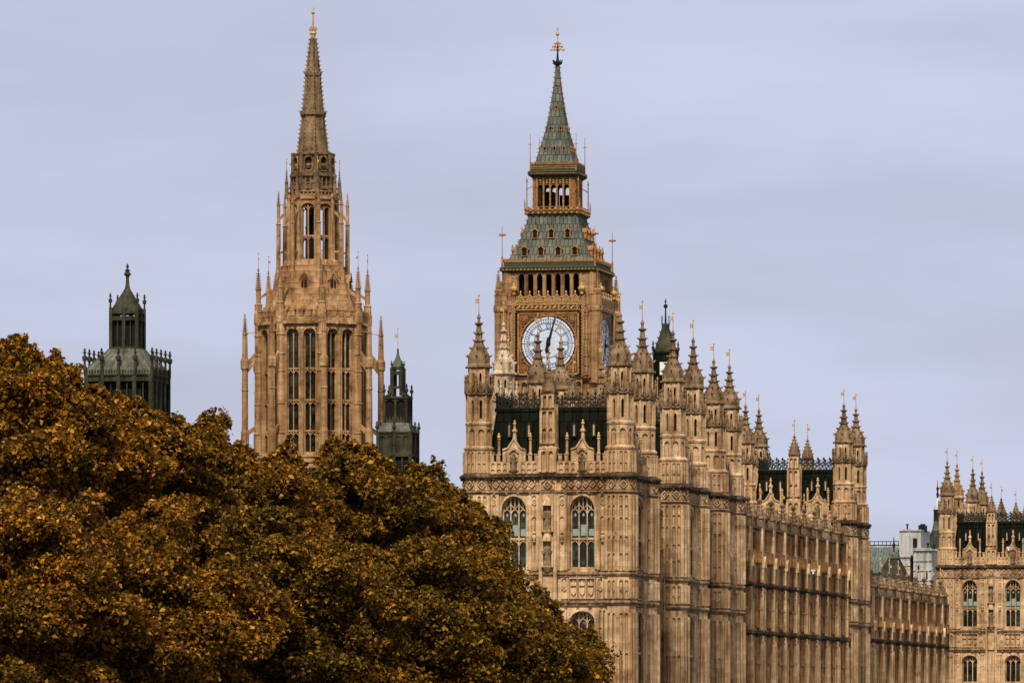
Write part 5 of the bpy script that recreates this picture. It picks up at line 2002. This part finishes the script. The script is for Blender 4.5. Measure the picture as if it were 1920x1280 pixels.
def leaves(C, RC, per, size):
    """leaf blades scattered through round sprays: C centres (n,3), RC radii"""
    n = len(C)
    idx = np.repeat(np.arange(n), per)
    k = len(idx)
    d = rng.normal(size=(k, 3)); d /= np.linalg.norm(d, axis=1)[:, None]
    low = d[:, 2] < -.25
    d[low, 2] *= np.where(rng.random(low.sum()) < .7, -1, 1)
    rr = RC[idx] * (.35 + .65 * rng.random(k) ** .5) * (1 + .16 * rng.normal(size=k))
    p = C[idx] + d * rr[:, None] * np.array([1.06, 1.06, .8])
    nrm = d * .45 + rng.normal(size=(k, 3)) * .6 + np.array([0, 0, .55])
    nrm /= np.linalg.norm(nrm, axis=1)[:, None]
    t = rng.normal(size=(k, 3)) * np.array([1, 1, .6]); t[:, 2] -= .25
    t -= nrm * (t * nrm).sum(1)[:, None]; t /= np.linalg.norm(t, axis=1)[:, None]
    b = np.cross(nrm, t)
    s = size * (.5 + 1.1 * rng.random(k) ** 1.6)[:, None]
    v = np.empty((k, 4, 3))
    v[:, 0] = p - t * s * .5
    v[:, 1] = p + b * s * .34 + nrm * s * .14 + t * s * .05
    v[:, 2] = p + t * s * .62 - nrm * s * .12
    v[:, 3] = p - b * s * .34 + nrm * s * .14 + t * s * .05
    return v.reshape(-1, 3), k


def tree(name, label, px, Z, top, hw, depth, low, mat, sprigs=(), nc=150, per=560, size=.20):
    """top/low rows and hw (half width) are measured on the photograph and turned into metres at distance Z"""
    s = FPX / Z
    base = world(px, Z)
    root = thing(name, label, 'tree', base, 0, 'plane trees in the park')
    zt, zl_ = (HOR - top) / s, (HOR - low) / s
    rx, rz = hw / s, (zt - zl_) / 2
    cz = (zt + zl_) / 2
    C, RC = [], []
    nb, tries = 0, 0
    want = int(nc * .34)
    while nb < want and tries < 9000:       # boughs, each a lobe of sprays with a hollow underneath
        tries += 1
        d = rng.normal(size=3); d /= np.linalg.norm(d)
        if d[1] > .6 or d[2] < -.92:
            continue
        f = rng.uniform(.60, 1.0)
        B = np.array((d[0] * rx * f, d[1] * depth * f, cz + d[2] * rz * f))
        br = rng.uniform(.8, 2.2)
        vs = rng.uniform(.7, 1.25)
        gy = base.y + B[1]
        sc_ = FPX / gy
        if HOR - B[2] * sc_ - br * .45 * sc_ < sil(960 + (base.x + B[0]) * sc_):
            continue
        nb += 1
        for q in range(int(7 + 5 * br)):
            e = rng.normal(size=3); e /= np.linalg.norm(e)
            if e[2] < -.05:
                e[2] *= -.6
            rc = rng.uniform(.34, .72) * (.7 + .2 * br)
            p = B + e * np.array((br * 1.0, br * 1.0, br * vs)) * rng.uniform(.6, 1.1)
            gx, gy2 = base.x + p[0], base.y + p[1]
            s2 = FPX / gy2
            px2, py2, m_ = 960 + gx * s2, HOR - p[2] * s2, rc * s2
            lim = max(sil(px2 - m_ * .8), sil(px2), sil(px2 + m_ * .8)) + rng.normal() * 3
            if py2 - m_ * .62 < lim + 6:
                continue
            C.append(tuple(p)); RC.append(rc)
    nmain = len(C)
    for q in range(nc // 2):        # twigs deep inside, so that the crown is not seen through
        d = rng.normal(size=3); d /= np.linalg.norm(d)
        f = rng.uniform(.1, .56)
        z = cz + d[2] * rz * f
        gx, gy = base.x + d[0] * rx * f, base.y + d[1] * depth * f
        rc = rng.uniform(1.0, 1.6)
        if HOR - z * FPX / gy - rc * .8 * FPX / gy > sil(960 + gx * FPX / gy) + 12:
            C.append((d[0] * rx * f, d[1] * depth * f, z)); RC.append(rc)
    if len(sprigs):                 # small sprays that fill the crown out to its edge
        xs_ = [q[0] for q in sprigs]
        for q in range(int((max(xs_) - min(xs_)) * .6)):
            rc = rng.uniform(.3, .75)
            yy = base.y + rng.uniform(-depth * .75, depth * .3)
            sc_ = FPX / yy
            qx = rng.uniform(min(xs_), max(xs_))
            lim = max(sil(qx - rc * sc_ * .7), sil(qx), sil(qx + rc * sc_ * .7))
            qy = lim + rc * sc_ * .62 + 11 + abs(rng.normal()) * 45
            C.append(((qx - 960) / sc_ - base.x, yy - base.y, (HOR - qy) / sc_)); RC.append(rc)
    ntw = len(C)
    # twigs that make the broken outline against the sky
    for qx, qy, dy, rc in sprigs:
        yy = base.y + dy
        C.append(((qx - 960) / FPX * yy - base.x, dy, (HOR - qy) / FPX * yy)); RC.append(rc)
    C, RC = np.array(C), np.array(RC)
    pr = np.maximum(12, (per * (RC / 1.0) ** 2)).astype(int)
    pr[ntw:] = np.maximum(7, pr[ntw:] * .5).astype(int)
    v, k = leaves(C, RC, pr, size)
    v[:, 2] += GZ
    me = bpy.data.meshes.new('crown')
    me.vertices.add(4 * k); me.vertices.foreach_set('co', v.astype(np.float32).ravel())
    me.loops.add(4 * k); me.loops.foreach_set('vertex_index', np.arange(4 * k, dtype=np.int32))
    me.polygons.add(k); me.polygons.foreach_set('loop_start', np.arange(0, 4 * k, 4, dtype=np.int32))
    me.polygons.foreach_set('loop_total', np.full(k, 4, np.int32))
    me.update(); me.validate()
    me.materials.append(mat)
    ob = bpy.data.objects.new('crown', me); COL.objects.link(ob); ob.parent = root
    # trunk with limbs reaching into the crown
    t = MB()
    H0 = max(-3.0, zl_ + 1.5)
    t.lathe([(.62, -GZ - .1), (.46, -GZ + 1.2), (.40, H0), (.26, cz), (.1, cz + rz * .6)], 9)
    for i in range(0, nmain, 9):
        c = C[i]
        z0 = min(c[2] - .5, max(H0 - 1, c[2] - 2.2 - .3 * math.hypot(c[0], c[1])))
        p0 = Vector((0, 0, z0)); p2 = Vector(c)
        p1 = p0.lerp(p2, .55) + Vector((0, 0, .5))
        t.bar(p0, p1, .11); t.bar(p1, p2, .05)
    for i in range(ntw, len(C), 5):         # bare twigs carrying the outer shoots
        c = Vector(C[i])
        t.bar(c + Vector((rng.uniform(-.25, .25), 0, -.75)), c + Vector((0, 0, .05)), .035)
    t.build('trunk', BARK, root)
    return root


def edge_sprigs(x0, x1, dy=0.0, step=7, rmin=.16, rmax=.42, jit=7):
    out_ = []
    x = x0
    while x < x1:
        for j in range(2):
            r = rng.uniform(rmin, rmax)
            out_.append((x + rng.uniform(-3, 3), float(sil(x)) + rng.uniform(5, jit + 6) + j * 11, dy + rng.uniform(-.8, .8), r))
        for _ in range(2):         # single shoots standing out of the outline
            q, ln = x + rng.uniform(-4, 4), rng.uniform(4, 26) * (1.0 if rng.random() < .6 else .4)
            dx = rng.uniform(-9, 9)
            for u in np.linspace(0, 1, 5):
                out_.append((q + dx * u, float(sil(q)) + 9 - ln * u + 4 * u * u, dy + rng.uniform(-.6, .6), .26 - .10 * u))
        x += step
    return out_


T = 'plane_tree'
tree(T, 'tallest bronze leaved plane tree, filling the upper left corner of the wood', 40, 262, 640, 250, 7.5, 1230, LEAF, edge_sprigs(-5, 200), 230)
tree(T, 'bronze plane tree in front of the dark ventilation tower with its pale skirt roof', 262, 270, 738, 165, 6, 1230, LEAF, edge_sprigs(200, 350), 170)
tree(T, 'plane tree throwing up a loose leafy spray left of the limestone spire tower', 440, 285, 770, 150, 6, 1250, LEAF, edge_sprigs(352, 560), 150)
tree(T, 'plane tree whose rounded top hides the foot of the limestone spire tower', 640, 300, 818, 150, 6, 1260, LEAFG, edge_sprigs(560, 720), 160)
tree(T, 'olive brown plane tree under the slim dark turret with the gilded vane', 800, 310, 866, 140, 6, 1300, LEAFG, edge_sprigs(720, 880), 160)
tree(T, 'plane tree overlapping the left windows of the nearest pavilion', 905, 322, 940, 95, 5, 1330, LEAFG, edge_sprigs(880, 990), 120)
tree(T, 'small plane tree at the right end of the wood, against the pavilion wall', 1062, 330, 1098, 90, 4, 1440, LEAFG, edge_sprigs(985, 1140), 110)
tree(T, 'front plane tree at the lower left corner of the picture', 40, 226, 975, 190, 5, 1500, LEAF, (), 170, 700, .165)
tree(T, 'front plane tree below the dark ventilation tower, lowest of the left group', 285, 232, 1010, 190, 5, 1500, LEAF, (), 170, 700, .165)
tree(T, 'front plane tree below the foot of the limestone spire tower', 560, 240, 1000, 190, 5, 1500, LEAFG, (), 180, 700, .165)
tree(T, 'front plane tree in the middle of the wood, below the gap of sky', 800, 250, 1040, 180, 5, 1500, LEAFG, (), 170, 700, .165)
tree(T, 'front plane tree under the left windows of the nearest pavilion', 960, 262, 1100, 140, 4.5, 1500, LEAFG, (), 140, 700, .165)
